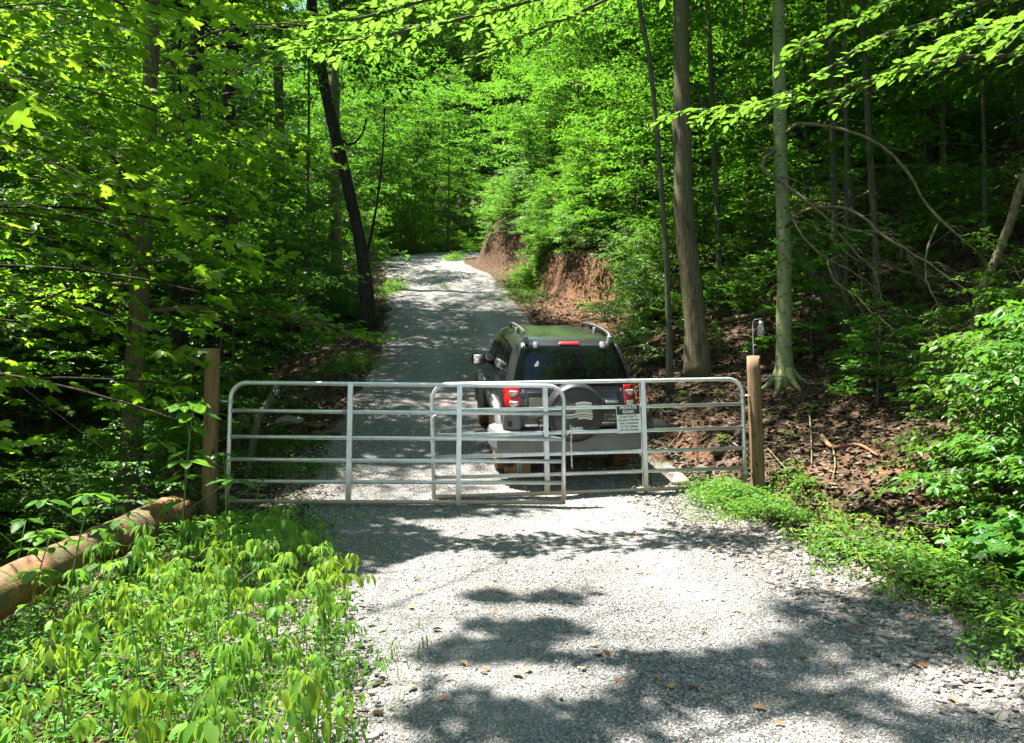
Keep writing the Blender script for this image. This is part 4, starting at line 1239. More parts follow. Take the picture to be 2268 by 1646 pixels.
class Grow:
    """branch skeleton: trunk > limbs > boughs > twigs > leaves"""
    def __init__(self, seed, H, r0, cb=0.35, spread=3.5, n1=22, n2=7, n3=6, n4=9, leaf=0.13, twig=0.5, lean=(0, 0), wob=0.02, el0=12, el1=55, droop=0.25, kind='quad',
                 az=None, trunk=None, flat=0.28, rtop=0.15, limb_r=0.32, top=0.97, leafdroop=0.25, sub=0.5):
        R = np.random.default_rng(seed)
        self.R, self.kind = R, kind
        K = 14
        t = np.linspace(0, 1, K)
        if trunk is None:
            ph = R.uniform(0, 6.28, 4)
            tp = np.stack((lean[0] * t * H + wob * H * (np.sin(t * 4 + ph[0]) - math.sin(ph[0])) * t, lean[1] * t * H + wob * H * (np.sin(t * 3.5 + ph[1]) - math.sin(ph[1])) * t, t * H), -1)
        else:
            tp = smooth_path(trunk, K)
        self.trunk = tp
        flare = 1 + 0.45 * np.exp(-t * H / 0.45)
        self.trunk_r = r0 * flare * (1 - (1 - rtop) * t ** 1.1)
        T = lambda s: np.stack([np.interp(s, t, tp[:, i]) for i in range(3)], -1)
        # limbs
        s1 = cb + (top - cb) * (np.arange(n1) + R.uniform(0, 0.9, n1)) / n1
        f1 = (s1 - cb) / (1 - cb)
        a1 = (np.arange(n1) * 2.399 + R.normal(0, 0.4, n1)) if az is None else R.uniform(az[0], az[1], n1)
        L1 = spread * (0.35 + 0.75 * np.sin(np.clip(0.25 + 0.75 * (1 - f1), 0, 1) * math.pi * 0.62)) * R.uniform(0.7, 1.15, n1)
        e1 = np.radians(el0 + (el1 - el0) * f1 + R.normal(0, 8, n1))
        B1 = T(s1)
        h1 = np.stack((np.cos(a1), np.sin(a1), 0 * a1), -1)
        side1 = np.stack((-np.sin(a1), np.cos(a1), 0 * a1), -1)
        bend = R.normal(0, 0.18, n1)
        def P1(u, i):
            Lc = L1[i][..., None]
            return B1[i] + Lc * (h1[i] * (np.cos(e1[i])[..., None] * u[..., None]) + side1[i] * (bend[i][..., None] * u[..., None] ** 2)
                                 + np.array((0, 0, 1.0)) * (np.sin(e1[i])[..., None] * u[..., None] - droop * u[..., None] ** 2.2))
        self.limbs = [P1(np.linspace(0, 1, 7), np.full(7, i)) for i in range(n1)]
        rt = np.interp(s1, t, self.trunk_r)
        self.limb_r = np.clip(limb_r * rt, 0.006, None) * np.clip(L1 / spread, 0.5, 1.2)
        # boughs
        i2 = np.repeat(np.arange(n1), n2)
        u2 = np.clip(np.tile((np.arange(n2) + 0.5) / n2, n1) * 0.82 + 0.16 + R.normal(0, 0.04, len(i2)), 0.1, 1)
        B2 = P1(u2, i2)
        sg = np.where(np.tile(np.arange(n2), n1) % 2 == 0, 1, -1) * R.uniform(0.5, 1.15, len(i2))
        a2 = a1[i2] + sg
        L2 = L1[i2] * sub * (1.15 - 0.75 * u2) * R.uniform(0.7, 1.2, len(i2))
        h2 = np.stack((np.cos(a2), np.sin(a2), R.normal(0.10, 0.16, len(i2)) + 0.25 * np.sin(e1[i2])), -1)
        def P2(u, j):
            return B2[j] + L2[j][..., None] * (h2[j] * u[..., None] - np.array((0, 0, 1.0)) * (droop * 0.9 * u[..., None] ** 2))
        self.boughs = [P2(np.linspace(0, 1, 4), np.full(4, j)) for j in range(len(i2))]
        self.bough_r = np.clip(self.limb_r[i2] * 0.4 * (1.1 - 0.6 * u2), 0.004, None)
        # twigs
        j3 = np.repeat(np.arange(len(i2)), n3)
        u3 = np.clip(np.tile((np.arange(n3) + 0.7) / n3, len(i2)) + R.normal(0, 0.05, len(j3)), 0.08, 1)
        B3 = P2(u3, j3)
        a3 = a2[j3] + np.where(np.arange(len(j3)) % 2 == 0, 1, -1) * R.uniform(0.25, 1.2, len(j3))
        L3 = twig * R.uniform(0.5, 1.25, len(j3))
        d3 = np.stack((np.cos(a3), np.sin(a3), R.normal(0.02, 0.22, len(j3))), -1)
        self.twigs = (B3, d3, L3)
        # leaves
        k4 = np.repeat(np.arange(len(j3)), n4)
        u4 = np.tile((np.arange(n4) + 0.6) / n4, len(j3)) + R.normal(0, 0.06, len(k4))
        p4 = B3[k4] + (L3[k4] * u4)[:, None] * d3[k4]
        p4[:, 2] -= 0.35 * L3[k4] * u4 ** 2 * leafdroop
        al = a3[k4] + np.where(np.arange(len(k4)) % 2 == 0, 1, -1) * R.uniform(0.3, 1.3, len(k4))
        ld = np.stack((np.cos(al), np.sin(al), -leafdroop + R.normal(0, 0.25, len(k4))), -1)
        nr = np.stack((R.normal(0, flat, len(k4)), R.normal(0, flat, len(k4)), np.ones(len(k4))), -1)
        self.lp, self.ld, self.ln = p4, ld, nr
        self.ls = leaf * R.uniform(0.65, 1.2, len(k4))
    def keep(self, mask):
        self.lp, self.ld, self.ln, self.ls = self.lp[mask], self.ld[mask], self.ln[mask], self.ls[mask]
    def wood(self, limbs=True, boughs=True, tn=9, ln=5):
        t = len(self.trunk)
        R = self.R
        rg = 1 + 0.05 * R.normal(size=(t, tn))
        mt = tube(self.trunk, self.trunk_r, tn, rough=rg)
        ml = MB()
        if limbs:
            for p, r in zip(self.limbs, self.limb_r):
                tube(p, r * np.linspace(1, 0.3, len(p)), ln, cap=False, mb=ml)
        if boughs:
            for p, r in zip(self.boughs, self.bough_r):
                tube(p, r * np.linspace(1, 0.4, len(p)), 3, cap=False, mb=ml)
        return mt, ml
    def crown(self):
        v, f = leaf_geo(self.lp, self.ld, self.ln, self.ls, self.kind)
        return MB().add(v, f)

def make_proto(g, bark, leafm, limbs=True, boughs=True):
    mt, ml = g.wood(limbs, boughs)
    d = {'trunk': mt.mesh('trunk', bark), 'crown': g.crown().mesh('crown', leafm, smooth=False)}
    if ml.n: d['branches'] = ml.mesh('branches', bark)
    return d
def place(proto, name, loc, rz, sc, label, cat, group, tilt=(0, 0), trunk_mesh=None):
    o = empty(name, loc)
    o.rotation_euler = (tilt[0], tilt[1], rz); o.scale = (sc[0], sc[0], sc[1]) if isinstance(sc, tuple) else (sc, sc, sc)
    for part, me in proto.items():
        c = put('branch' if part == 'branches' else part, me, o)
        if part in ('crown', 'branches'): c['kind'] = 'stuff'
    tag(o, label, cat, group)
    return o

TALL = [make_proto(Grow(100 + i, H, r, cb, sp, n1, 9, 7, 8, 0.165, 0.75, el0=10, el1=58, droop=0.28), MAT['bark_dark' if i % 2 else 'bark_grey'], MAT['leaf_forest'])
        for i, (H, r, cb, sp, n1) in enumerate(((19, 0.19, 0.34, 4.6, 34), (21, 0.22, 0.42, 5.0, 34), (17, 0.15, 0.28, 4.2, 34), (16, 0.13, 0.22, 3.8, 36)))]
UNDER = [make_proto(Grow(200 + i, H, r, cb, sp, n1, 7, 6, 8, 0.12, 0.42, el0=4, el1=42, droop=0.22, flat=0.2, limb_r=0.45), MAT['bark_thin'], MAT['leaf_under'])
         for i, (H, r, cb, sp, n1) in enumerate(((5.5, 0.035, 0.18, 2.1, 20), (7.5, 0.05, 0.25, 2.4, 22), (4.2, 0.028, 0.12, 1.8, 18), (9.5, 0.065, 0.4, 2.5, 20)))]
SAPL = [make_proto(Grow(260 + i, H, r, cb, sp, n1, 5, 4, 6, 0.13, 0.4, el0=0, el1=25, droop=0.15, flat=0.16, limb_r=0.3, wob=0.012), MAT['bark_thin'], MAT['leaf_under'], True, True)
        for i, (H, r, cb, sp, n1) in enumerate(((10, 0.05, 0.12, 2.4, 16), (13, 0.065, 0.2, 2.6, 16), (8, 0.04, 0.08, 2.2, 15)))]
BUSH = [make_proto(Grow(300 + i, H, 0.014, 0.08, sp, 14, 5, 5, 6, lf, 0.22, el0=18, el1=60, droop=0.25, flat=0.3, limb_r=0.6), MAT['twig'], MAT['leaf_under'])
        for i, (H, sp, lf) in enumerate(((1.3, 0.85, 0.075), (1.8, 1.1, 0.085), (0.8, 0.7, 0.065)))]

# --- the light: sunlit places must see the sun past the tall crowns
HOLES = [(-4.5, 7.5, 6, 3.2), (-0.3, 9.6, 1.6, 1.0), (-5, 46, 13, 4), (-10, 44, 12, 3), (1, 55, 15, 4), (-3, 36, 11, 3), (-3.2, 6.3, 4, 2.4), (-5.5, 9, 4, 2.2), (-1.2, 9.3, 0.7, 2.0), (-8, 14, 4, 2.0), (-6, 19, 6, 1.5), (-4.0, 7.5, 5, 2.2), (-3.0, 8.5, 3.5, 1.6), (2.0, 8.0, 5.0, 1.2), (0.6, 6.2, 0.5, 3.3), (-1.8, 4.2, 0.3, 1.8), (2.9, 5.2, 0.5, 1.5), (-1.6, 9.0, 0.7, 1.3), (1.2, 20.5, 4.0, 2.2), (-3.5, 41, 11, 3.5), (2.5, 27, 9, 3.0), (-6.5, 8, 5, 1.5), (-1, 50, 16, 5), (6, 38, 14, 4)]
def blocks_sun(x, y, z0, r, hlo, hhi):
    for hx, hy, hz_, hr in HOLES:
        for h in np.linspace(z0 + hlo, z0 + hhi, 5):
            k = (h - hz_) / SUNV[2]
            if k < 0: continue
            sx, sy = hx + SUNV[0] * k, hy + SUNV[1] * k
            if math.hypot(sx - x, sy - y) < r + hr * 0.75: return True
    return False
rngp = np.random.default_rng(11)
LANDMARKS = [((-3.4, 6.5), 'the mossy fallen log'), ((-3.2, 8.3), 'the timber post by the log'), ((2.9, 9.2), 'the timber post by the bank'), ((-3.9, 21), 'the dark leaning trunk'),
             ((3.2, 13.5), 'the thick furrowed trunk'), ((4.2, 12), 'the pale spotted trunk'), ((7.0, 13.0), 'the long fallen log on the slope'), ((2.8, 23), 'the red clay cut'),
             ((-1.0, 33), 'the clay mound at the bend'), ((-6, 37), 'the outer edge of the bend'), ((1.5, 43), 'the road past the mound'), ((-5.4, 11), 'the maple in the hollow'),
             ((9.5, 17), 'the curved leaning trunk'), ((-9, 17), 'the creek hollow'), ((-12, 26), 'the head of the hollow'), ((12, 26), 'the upper hillside'), ((0, 60), 'the far wooded ridge'), ((-20, 50), 'the far wooded hollow'), ((18, 45), 'the far hilltop'),
             ((4.4, 6.5), 'the glossy shrubs on the near bank')]
def describe(look, x, y):
    """what sets a plant apart: its look, then where it grows relative to the nearest landmark"""
    ds = [(math.hypot(x - a, y - b), nm, x - a, y - b) for (a, b), nm in LANDMARKS]
    d, nm, dx, dy = min(ds)
    if d < 1.8: rel = 'right beside'
    elif abs(dy) > abs(dx): rel = ('uphill behind' if dy > 0 else 'downhill from')
    else: rel = ('upslope of' if dx > 0 else 'creekward of')
    if d > 6: rel = 'well ' + rel
    return f'{look} {rel} {nm}'
TALL_LOOK = ['grey barked broad crowned tree', 'dark barked high crowned tree', 'grey barked low branching tree', 'dark barked bushy crowned tree']
UNDER_LOOK = ['bushy layered young tree', 'tiered open young tree', 'squat leafy young tree', 'leggy young tree']
SAPL_LOOK = ['thin sparse sapling', 'tall whippy sapling', 'short wide sapling']
BUSH_LOOK = ['rounded leafy bush', 'tall loose leafy bush', 'knee high leafy bush']
def sized(look, s, a, b):
    return ('big ' if s > b else 'small ' if s < a else '') + look
tall_spots = []
def try_spots(n, fx, fy, mind, looks, group, protos, rr, scl=(0.85, 1.15), name='forest_tree', hole=True, hl=(6, 17), edge=1.4):
    cnt = 0
    for _ in range(n * 12):
        if cnt >= n: break
        x, y = rngp.uniform(*fx), rngp.uniform(*fy)
        if ex_l(y) - edge < x < ex_r(y) + edge + 0.6: continue
        if math.hypot(x, y) < 3.2: continue
        if any(math.hypot(x - a, y - b) < mind for a, b in tall_spots): continue
        z = hz(x, y)
        k = int(rngp.integers(len(protos)))
        if y > 2:
            pp = project((x, y, z))
            if 430 < pp[0] < 1080 and y < 23: continue
            if x > 0 and y < 18 and 1750 < pp[0] < 2420: continue
        if hole and blocks_sun(x, y, z, rr, *hl): continue
        tall_spots.append((x, y))
        s = rngp.uniform(*scl)
        place(protos[k], name, (x, y, z - 0.08), rngp.uniform(0, 6.28), s, describe(sized(looks[k], s, 0.93, 1.08), x, y), 'tree', group, (rngp.normal(0, 0.03), rngp.normal(0, 0.03)))
        cnt += 1
    return cnt
KEEP = [(3.24, 13.5), (4.2, 12.0), (-3.9, 21), (-5.4, 11)]
tall_spots += KEEP
c = []
for (x_, y_, sc_, rz_) in ((-6.9, 15.9, 1.0, 0.3), (-7.4, 19.2, 1.05, 2.0)):  # tall trees added left of the road to shade the drive
    tall_spots.append((x_, y_)); place(TALL[1], 'forest_tree', (x_, y_, hz(x_, y_) - 0.1), rz_, sc_, describe('lofty dark barked tree added for shade' if y_ < 17 else 'lofty wide crowned dark tree added for shade', x_, y_), 'tree', 'tall forest trees')
c.append(try_spots(10, (-22, -4.5), (9.5, 30), 3.0, TALL_LOOK, 'tall forest trees', TALL, 2.6, name='forest_tree'))
c.append(try_spots(22, (4.5, 26), (12, 34), 3.0, TALL_LOOK, 'tall forest trees', TALL, 2.6))
c.append(try_spots(14, (-30, 24), (36, 58), 4.0, TALL_LOOK, 'tall forest trees', TALL, 2.6, (0.9, 1.2)))
c.append(try_spots(70, (-40, 44), (58, 92), 3.0, TALL_LOOK, 'tall forest trees', TALL, 2.6, (1.0, 1.35), hole=False))
c.append(try_spots(6, (-20, -5), (-6, 9.5), 3.0, TALL_LOOK, 'tall forest trees', TALL, 2.8))
c.append(try_spots(14, (-16, 16), (-16, -5), 3.2, TALL_LOOK, 'tall forest trees', TALL, 2.6))  # unseen trees added behind the camera to cut the sky light
c.append(try_spots(8, (7, 20), (-2, 12), 3.0, TALL_LOOK, 'tall forest trees', TALL, 2.6))
c.append(try_spots(14, (-16, 12), (58, 82), 2.2, TALL_LOOK, 'tall forest trees', TALL, 2.6, (1.25, 1.5), hole=False))
print('tall', c)
# --- understory
small = []
def understory(n, fx, fy, mind, looks, group, protos, name, scl=(0.8, 1.2), edge=1.0, hole=True, rr=1.0, hl=(1, 5), cat='tree'):
    cnt = 0
    for _ in range(n * 10):
        if cnt >= n: break
        x, y = rngp.uniform(*fx), rngp.uniform(*fy)
        if ex_l(y) - edge < x < ex_r(y) + edge + ip(_FOOT, y): continue
        if any(math.hypot(x - a, y - b) < mind for a, b in small): continue
        z = hz(x, y)
        pp = project((x, y, z))
        if 570 < pp[0] < 900 and y < 21.5: continue
        if 1440 < pp[0] < 1780 and y < 13.6 and x > 0: continue
        if 28.5 < y < 39 and ex_r(y) - 1 < x < ex_r(y) + (2.2 if name == 'young_tree' else 1.0): continue
        if 17.8 < y < 23.5 and ex_r(y) - 1 < x < ex_r(y) + 2.6: continue
        if hole and blocks_sun(x, y, z, rr, *hl): continue
        small.append((x, y))
        k = int(rngp.integers(len(protos))); s = rngp.uniform(*scl)
        place(protos[k], name, (x, y, z - 0.03), rngp.uniform(0, 6.28), s, describe(sized(looks[k], s, scl[0] + 0.3 * (scl[1] - scl[0]), scl[0] + 0.7 * (scl[1] - scl[0])), x, y), cat, group, (rngp.normal(0, 0.05), rngp.normal(0, 0.05)))
        cnt += 1
    return cnt
u = []
u.append(understory(34, (-14, -4.2), (8.5, 24), 1.1, UNDER_LOOK, 'young understory trees', UNDER, 'young_tree', (0.7, 1.1), 1.2))
u.append(understory(30, (-16, 4), (25, 46), 1.3, UNDER_LOOK, 'young understory trees', UNDER, 'young_tree', (0.9, 1.5), 0.8, False))
u.append(understory(46, (-16, 10), (42, 60), 1.5, UNDER_LOOK, 'young understory trees', UNDER, 'young_tree', (0.8, 1.25), 0.6, False))
u.append(understory(44, (0, 14), (17, 40), 1.1, UNDER_LOOK, 'young understory trees', UNDER, 'young_tree', (0.7, 1.2), 0.45, False))
u.append(understory(22, (5, 24), (11.5, 32), 2.0, SAPL_LOOK, 'hillside saplings', SAPL, 'sapling', (0.8, 1.15), 1.0))
u.append(understory(80, (3.4, 16), (9.5, 27), 0.7, BUSH_LOOK, 'low forest bushes', BUSH, 'bush', (0.5, 0.9), 0.6, False, cat='bush'))
u.append(understory(60, (-12, -3.6), (6.5, 24), 0.65, BUSH_LOOK, 'low forest bushes', BUSH, 'bush', (0.6, 1.1), 0.7, False, cat='bush'))
u.append(understory(64, (-3, 7), (15.5, 38), 0.55, BUSH_LOOK, 'low forest bushes', BUSH, 'bush', (0.7, 1.3), -0.2, False, cat='bush'))
u.append(understory(16, (-12, -5), (30, 44), 0.9, BUSH_LOOK, 'low forest bushes', BUSH, 'bush', (0.9, 1.5), 0.4, False, cat='bush'))
u.append(understory(26, (-26, -10), (11, 30), 1.5, UNDER_LOOK, 'young understory trees', UNDER, 'young_tree', (0.9, 1.4), 1.0, False))
u.append(understory(26, (-14, 2), (39, 52), 0.9, BUSH_LOOK, 'low forest bushes', BUSH, 'bush', (1.2, 2.0), 0.2, False, cat='bush'))
u.append(understory(34, (3.8, 15), (10.5, 24), 1.0, UNDER_LOOK, 'young understory trees', UNDER, 'young_tree', (0.3, 0.6), 0.6, False))
for i, y in enumerate(list(np.linspace(28.8, 36, 15)) + list(np.linspace(21.5, 28, 13)) + list(np.linspace(15, 21, 9))):
    x = float(ex_r(y) + max(ip(_FOOT, y), 0.15) + 0.25 + 0.33 * ip(_CUT, y) + rngp.uniform(-0.25, 0.5)); y = float(y + rngp.uniform(-0.2, 0.2))
    k = int(rngp.integers(3)); s = rngp.uniform(0.55, 1.0)
    place(BUSH[k], 'bush', (x, y, hz(x, y) - 0.05), rngp.uniform(0, 6.28), s, describe(sized(['rounded lip bush', 'loose lip bush', 'low lip bush'][k], s, 0.65, 0.9), x, y), 'bush', 'low forest bushes', (rngp.normal(0, 0.1), -0.25))
print('under', u)
# ------------------------------------------------------------------ hero trees and wood
def on_ground(px, py, d0=2.0, d1=70.0):
    ds = np.linspace(d0, d1, 1400)
    p0 = unproject(px, py, 1.0)
    x = p0[0] * ds; z = CAM_Z + (p0[2] - CAM_Z) * ds
    g = ground(x, ds)
    hit = np.where(z <= g)[0]
    if len(hit) == 0: return None
    k = hit[0]
    return np.array((x[k], ds[k], g[k]))

def single_leaves(root, lp, ld, ln, ls, kind, mat, nmax=300, name='leaf', smooth=True):
    """the leaves that show largest become leaf parts; returns mask of the others"""
    pr = project(lp)
    vis = (pr[:, 2] > 0.5) & (pr[:, 0] > -20) & (pr[:, 0] < 2290) & (pr[:, 1] > -20) & (pr[:, 1] < 1670)
    score = np.where(vis, ls / np.maximum(pr[:, 2], 0.3), 0)
    top = np.argsort(-score)[:nmax]
    top = top[score[top] > 0]
    V, F = LEAF_T[kind]
    me = MB().add(V, F).mesh(name, mat, smooth)
    d = unit(ld); sd = unit(np.cross(ln, d)); up_ = np.cross(d, sd)
    rl = np.array(root.matrix_world.translation) if root is not None else np.zeros(3)
    for i in top:
        o = put(name, me, root)
        M = Matrix(((d[i][0] * ls[i], sd[i][0] * ls[i], up_[i][0] * ls[i], lp[i][0] - rl[0]), (d[i][1] * ls[i], sd[i][1] * ls[i], up_[i][1] * ls[i], lp[i][1] - rl[1]), (d[i][2] * ls[i], sd[i][2] * ls[i], up_[i][2] * ls[i], lp[i][2] - rl[2]), (0, 0, 0, 1)))
        o.matrix_local = M
    m = np.ones(len(lp), bool); m[top] = False
    return m

def spray(path, n, tw, leaf, R, nl=7, flat=0.2, u0=0.0, droop=0.25):
    """twigs and leaves along a limb path (world coordinates)"""
    path = smooth_path(path, 24)
    u = np.linspace(0, 1, 24)
    s = u0 + (1 - u0) * (np.arange(n) + R.uniform(0, 1, n)) / n
    P_ = np.stack([np.interp(s, u, path[:, i]) for i in range(3)], -1)
    T_ = unit(np.stack([np.interp(s, u, np.gradient(path[:, i])) for i in range(3)], -1))
    sg = np.where(np.arange(n) % 2 == 0, 1, -1) * R.uniform(0.4, 1.1, n)
    c, s_ = np.cos(sg), np.sin(sg)
    d = np.stack((T_[:, 0] * c - T_[:, 1] * s_, T_[:, 0] * s_ + T_[:, 1] * c, T_[:, 2] * 0.6 + R.normal(0, 0.12, n)), -1)
    d = unit(d)
    L = tw * R.uniform(0.4, 1.2, n) * (1.15 - 0.6 * s)
    k = np.repeat(np.arange(n), nl)
    w_ = np.tile((np.arange(nl) + 0.5) / nl, n)
    lp = P_[k] + (L[k] * w_)[:, None] * d[k]
    lp[:, 2] -= 0.3 * L[k] * w_ ** 2
    a = np.arctan2(d[k][:, 1], d[k][:, 0]) + np.where(np.arange(len(k)) % 2 == 0, 1, -1) * R.uniform(0.3, 1.1, len(k))
    ld = np.stack((np.cos(a), np.sin(a), -droop + R.normal(0, 0.2, len(k))), -1)
    ln = np.stack((R.normal(0, flat, len(k)), R.normal(0, flat, len(k)), np.ones(len(k))), -1)
    tw_ = [np.stack((P_[i], P_[i] + d[i] * L[i] * 0.5 - np.array((0, 0, 0.07 * L[i])), P_[i] + d[i] * L[i] - np.array((0, 0, 0.3 * L[i])))) for i in range(n)]
    return lp, ld, ln, leaf * R.uniform(0.65, 1.15, len(k)), tw_

def sun_spot(p, z=0.5):
    k = (p[:, 2] - z) / SUNV[2]
    return p[:, 0] - SUNV[0] * k, p[:, 1] - SUNV[1] * k
def lit_ground(p):
    """leaves that would shade the open gravel before and just behind the gates"""
    sx, sy = sun_spot(p, 0.6)
    wob = 0.4 * np.sin(sy * 2.1) + 0.5 * fbm(sx * 1.1, sy * 1.1, 131, 3)
    a = (sx > -1.0 + wob) & (sx < 3.6) & (sy > 2.5) & (sy < 7.9)
    b = (sx > -2.6) & (sx < 3.6) & (sy > 2.5) & (sy < 5.4)
    c = (sx > -2.5 + wob) & (sx < 0.4 + wob) & (sy > 8.5) & (sy < 10.4)
    e = (sx > -4.3) & (sx < -2.1) & (sy > 4.6) & (sy < 7.9) & (fbm(sx * 1.6, sy * 2.2, 137, 3) > -0.12)
    return a | b | c | e
def trunk_tree(name, pix, d, w0, w1, H, label, bark, leafm, cb=0.55, spread=3.5, n1=18, tn=16, leaf=0.14, kind='quad', seed=1, n2=7, n3=6, n4=8, group=None, base=None, limb=0.3):
    """tree whose trunk passes through picture points at distance d"""
    pts = [unproject(px, py, d) for px, py in pix]
    pts[0][2] = hz(pts[0][0], pts[0][1]) - 0.12
    pts = np.array(pts)
    top = pts[-1]; dirn = unit(pts[-1] - pts[-2])
    while top[2] - pts[0][2] < H:
        top = top + (dirn * 0.6 + np.array((0, 0, 0.4))) * 2.0
        pts = np.vstack((pts, top))
    loc = pts[0].copy()
    Hh = pts[-1][2] - loc[2]
    g = Grow(seed, Hh, w0 / 2, cb, spread, n1, n2, n3, n4, leaf, 0.5, trunk=pts - loc, kind=kind, droop=0.28, limb_r=limb)
    g.keep(~lit_ground(g.lp + loc))
    # taper between the two measured widths
    zt = g.trunk[:, 2]
    zv = min(Hh, pts[len(pix) - 1][2] - loc[2])
    r = np.interp(zt, [0, zv, Hh], [w0 / 2, w1 / 2, 0.02]) * (1 + 0.35 * np.exp(-zt / 0.3))
    g.trunk_r = r
    # finer trunk
    gp = smooth_path(g.trunk, 44); gr = np.interp(np.linspace(0, 1, 44), np.linspace(0, 1, len(r)), r)
    rg = 1 + 0.035 * np.random.default_rng(seed).normal(size=(44, tn))
    o = empty(name, loc)
    tube(gp, gr, tn, rough=rg).build('trunk', bark, o)
    mt, ml = g.wood()
    b = ml.build('branch', bark, o); b['kind'] = 'stuff'
    c = g.crown().build('crown', leafm, o, smooth=False); c['kind'] = 'stuff'
    tag(o, label, 'tree', group)
    return o, g

big, _ = trunk_tree('hardwood_tree', [(1546, 832), (1540, 720), (1528, 600), (1512, 430), (1511, 250), (1508, 100), (1508, 0)], 13.5, 0.40, 0.27, 17, 'thick trunked tree with furrowed grey bark on the bank above the vehicle', MAT['bark_grey'], MAT['leaf_forest'], 0.58, 5.0, 40, 20, seed=41, limb=0.4, n2=8, n3=7, n4=10, leaf=0.16)
pale, pg = trunk_tree('pale_tree', [(1738, 858), (1736, 700), (1737, 600), (1732, 420), (1727, 220), (1724, 0)], 12.0, 0.235, 0.185, 14, 'slim pale barked tree with dark flecks and flared roots on the slope', MAT['bark_pale'], MAT['leaf_beech'], 0.64, 4.0, 24, 18, 0.13, 'quad', 42, 8, 6, 9)
# flared roots of the pale tree
pb = np.array(pale.location)
for a, L in ((-2.4, 0.34), (-1.3, 0.42), (-0.35, 0.32), (0.9, 0.35), (2.6, 0.40)):
    pp = []
    for u in np.linspace(0, 1, 7):
        q = pb + np.array((math.cos(a) * (0.06 + L * u), math.sin(a) * (0.06 + L * u), 0))
        q[2] = hz(q[0], q[1]) + 0.30 * (1 - u) ** 2.4 - 0.045 * u
        pp.append(q - pb)
    tube(pp, np.linspace(0.07, 0.022, 7), 8).build('root', MAT['bark_pale'], pale)
# arching, broken limbs hanging from the pale tree
def cpx(c): return (1436 + c[0] / 1.979, c[1] / 1.979)
arches = [
    ([(605, 585), (650, 547), (720, 545), (880, 580), (1000, 640), (1120, 750), (1200, 880), (1270, 980), (1400, 1090), (1500, 1190), (1600, 1290)], 11.8, 9.8, 0.030, 0.012),
    ([(548, 665), (512, 700), (510, 755), (590, 810), (700, 900), (790, 980), (880, 1020), (1000, 1035), (1100, 1055)], 11.8, 10.8, 0.034, 0.012),
    ([(605, 995), (650, 940), (740, 905), (850, 905), (950, 955), (1030, 1030), (1150, 1100), (1250, 1160), (1400, 1260), (1560, 1360), (1660, 1430)], 11.8, 9.2, 0.028, 0.010),
    ([(630, 960), (690, 1050), (780, 1120), (900, 1170), (1000, 1230)], 11.6, 11.0, 0.02, 0.008),
    ([(820, 1010), (900, 1100), (960, 1180), (1000, 1330)], 11.2, 10.8, 0.018, 0.007),
    ([(1270, 980), (1220, 1100), (1205, 1230), (1250, 1370), (1290, 1430), (1440, 1510)], 10.4, 9.6, 0.016, 0.006),
    ([(780, 1130), (810, 1230), (900, 1300), (980, 1380), (1100, 1440), (1370, 1505)], 11.3, 10.0, 0.014, 0.006),
    ([(640, 965), (760, 1010), (900, 1130), (1010, 1160), (1200, 1215), (1340, 1225)], 11.6, 10.4, 0.011, 0.005)]
Rb = np.random.default_rng(8)
for pts_, da, db, r0_, r1_ in arches:
    n_ = len(pts_)
    pp = np.array([unproject(*cpx(c), da + (db - da) * i / (n_ - 1)) for i, c in enumerate(pts_)]) - pb
    sp2 = smooth_path(pp, 30); sp2[1:] += np.cumsum(Rb.normal(0, 0.011, (29, 3)), axis=0) * np.linspace(0.3, 1, 29)[:, None]
    br = tube(sp2, np.linspace(r0_, r1_, 30) * Rb.uniform(0.85, 1.2, 30), 7).build('hanging_limb', MAT['branch_dead'], pale)
    for k in range(12):
        i = int(Rb.integers(6, 29))
        dd = unit(np.array((Rb.normal(0.6, 0.6), Rb.normal(-0.3, 0.5), Rb.normal(-0.5, 0.5))))
        Lq = Rb.uniform(0.25, 0.8)
        tw2 = [sp2[i], sp2[i] + dd * Lq * 0.5 + np.array((0, 0, 0.03)), sp2[i] + dd * Lq + np.array((0.04, 0, -0.08))]
        mbt = tube(tw2, np.linspace(r1_ * 0.8, 0.002, 3), 4)
        for kk in range(3):
            q0 = tw2[0] + (tw2[2] - tw2[0]) * Rb.uniform(0.3, 0.9); d2 = unit(dd + Rb.normal(0, 0.7, 3)) * Lq * Rb.uniform(0.2, 0.5)
            tube([q0, q0 + d2 * 0.5, q0 + d2 + np.array((0, 0, -0.03))], [0.003, 0.0025, 0.0015], 4, mb=mbt)
        mbt.build('side_twig', MAT['branch_dead'], br)
sp0 = unproject(*cpx((545, 665)), 11.8) - pb
for k in range(9):
    q = unproject(*cpx((440 + 90 * Rb.random(), 610 + 70 * Rb.random())), 11.8) - pb
    tube([sp0 + Rb.normal(0, 0.02, 3), q * 0.5 + sp0 * 0.5 + Rb.normal(0, 0.02, 3), q], [0.014, 0.009, 0.002], 5).build('splinter', MAT['branch_dead'], pale)

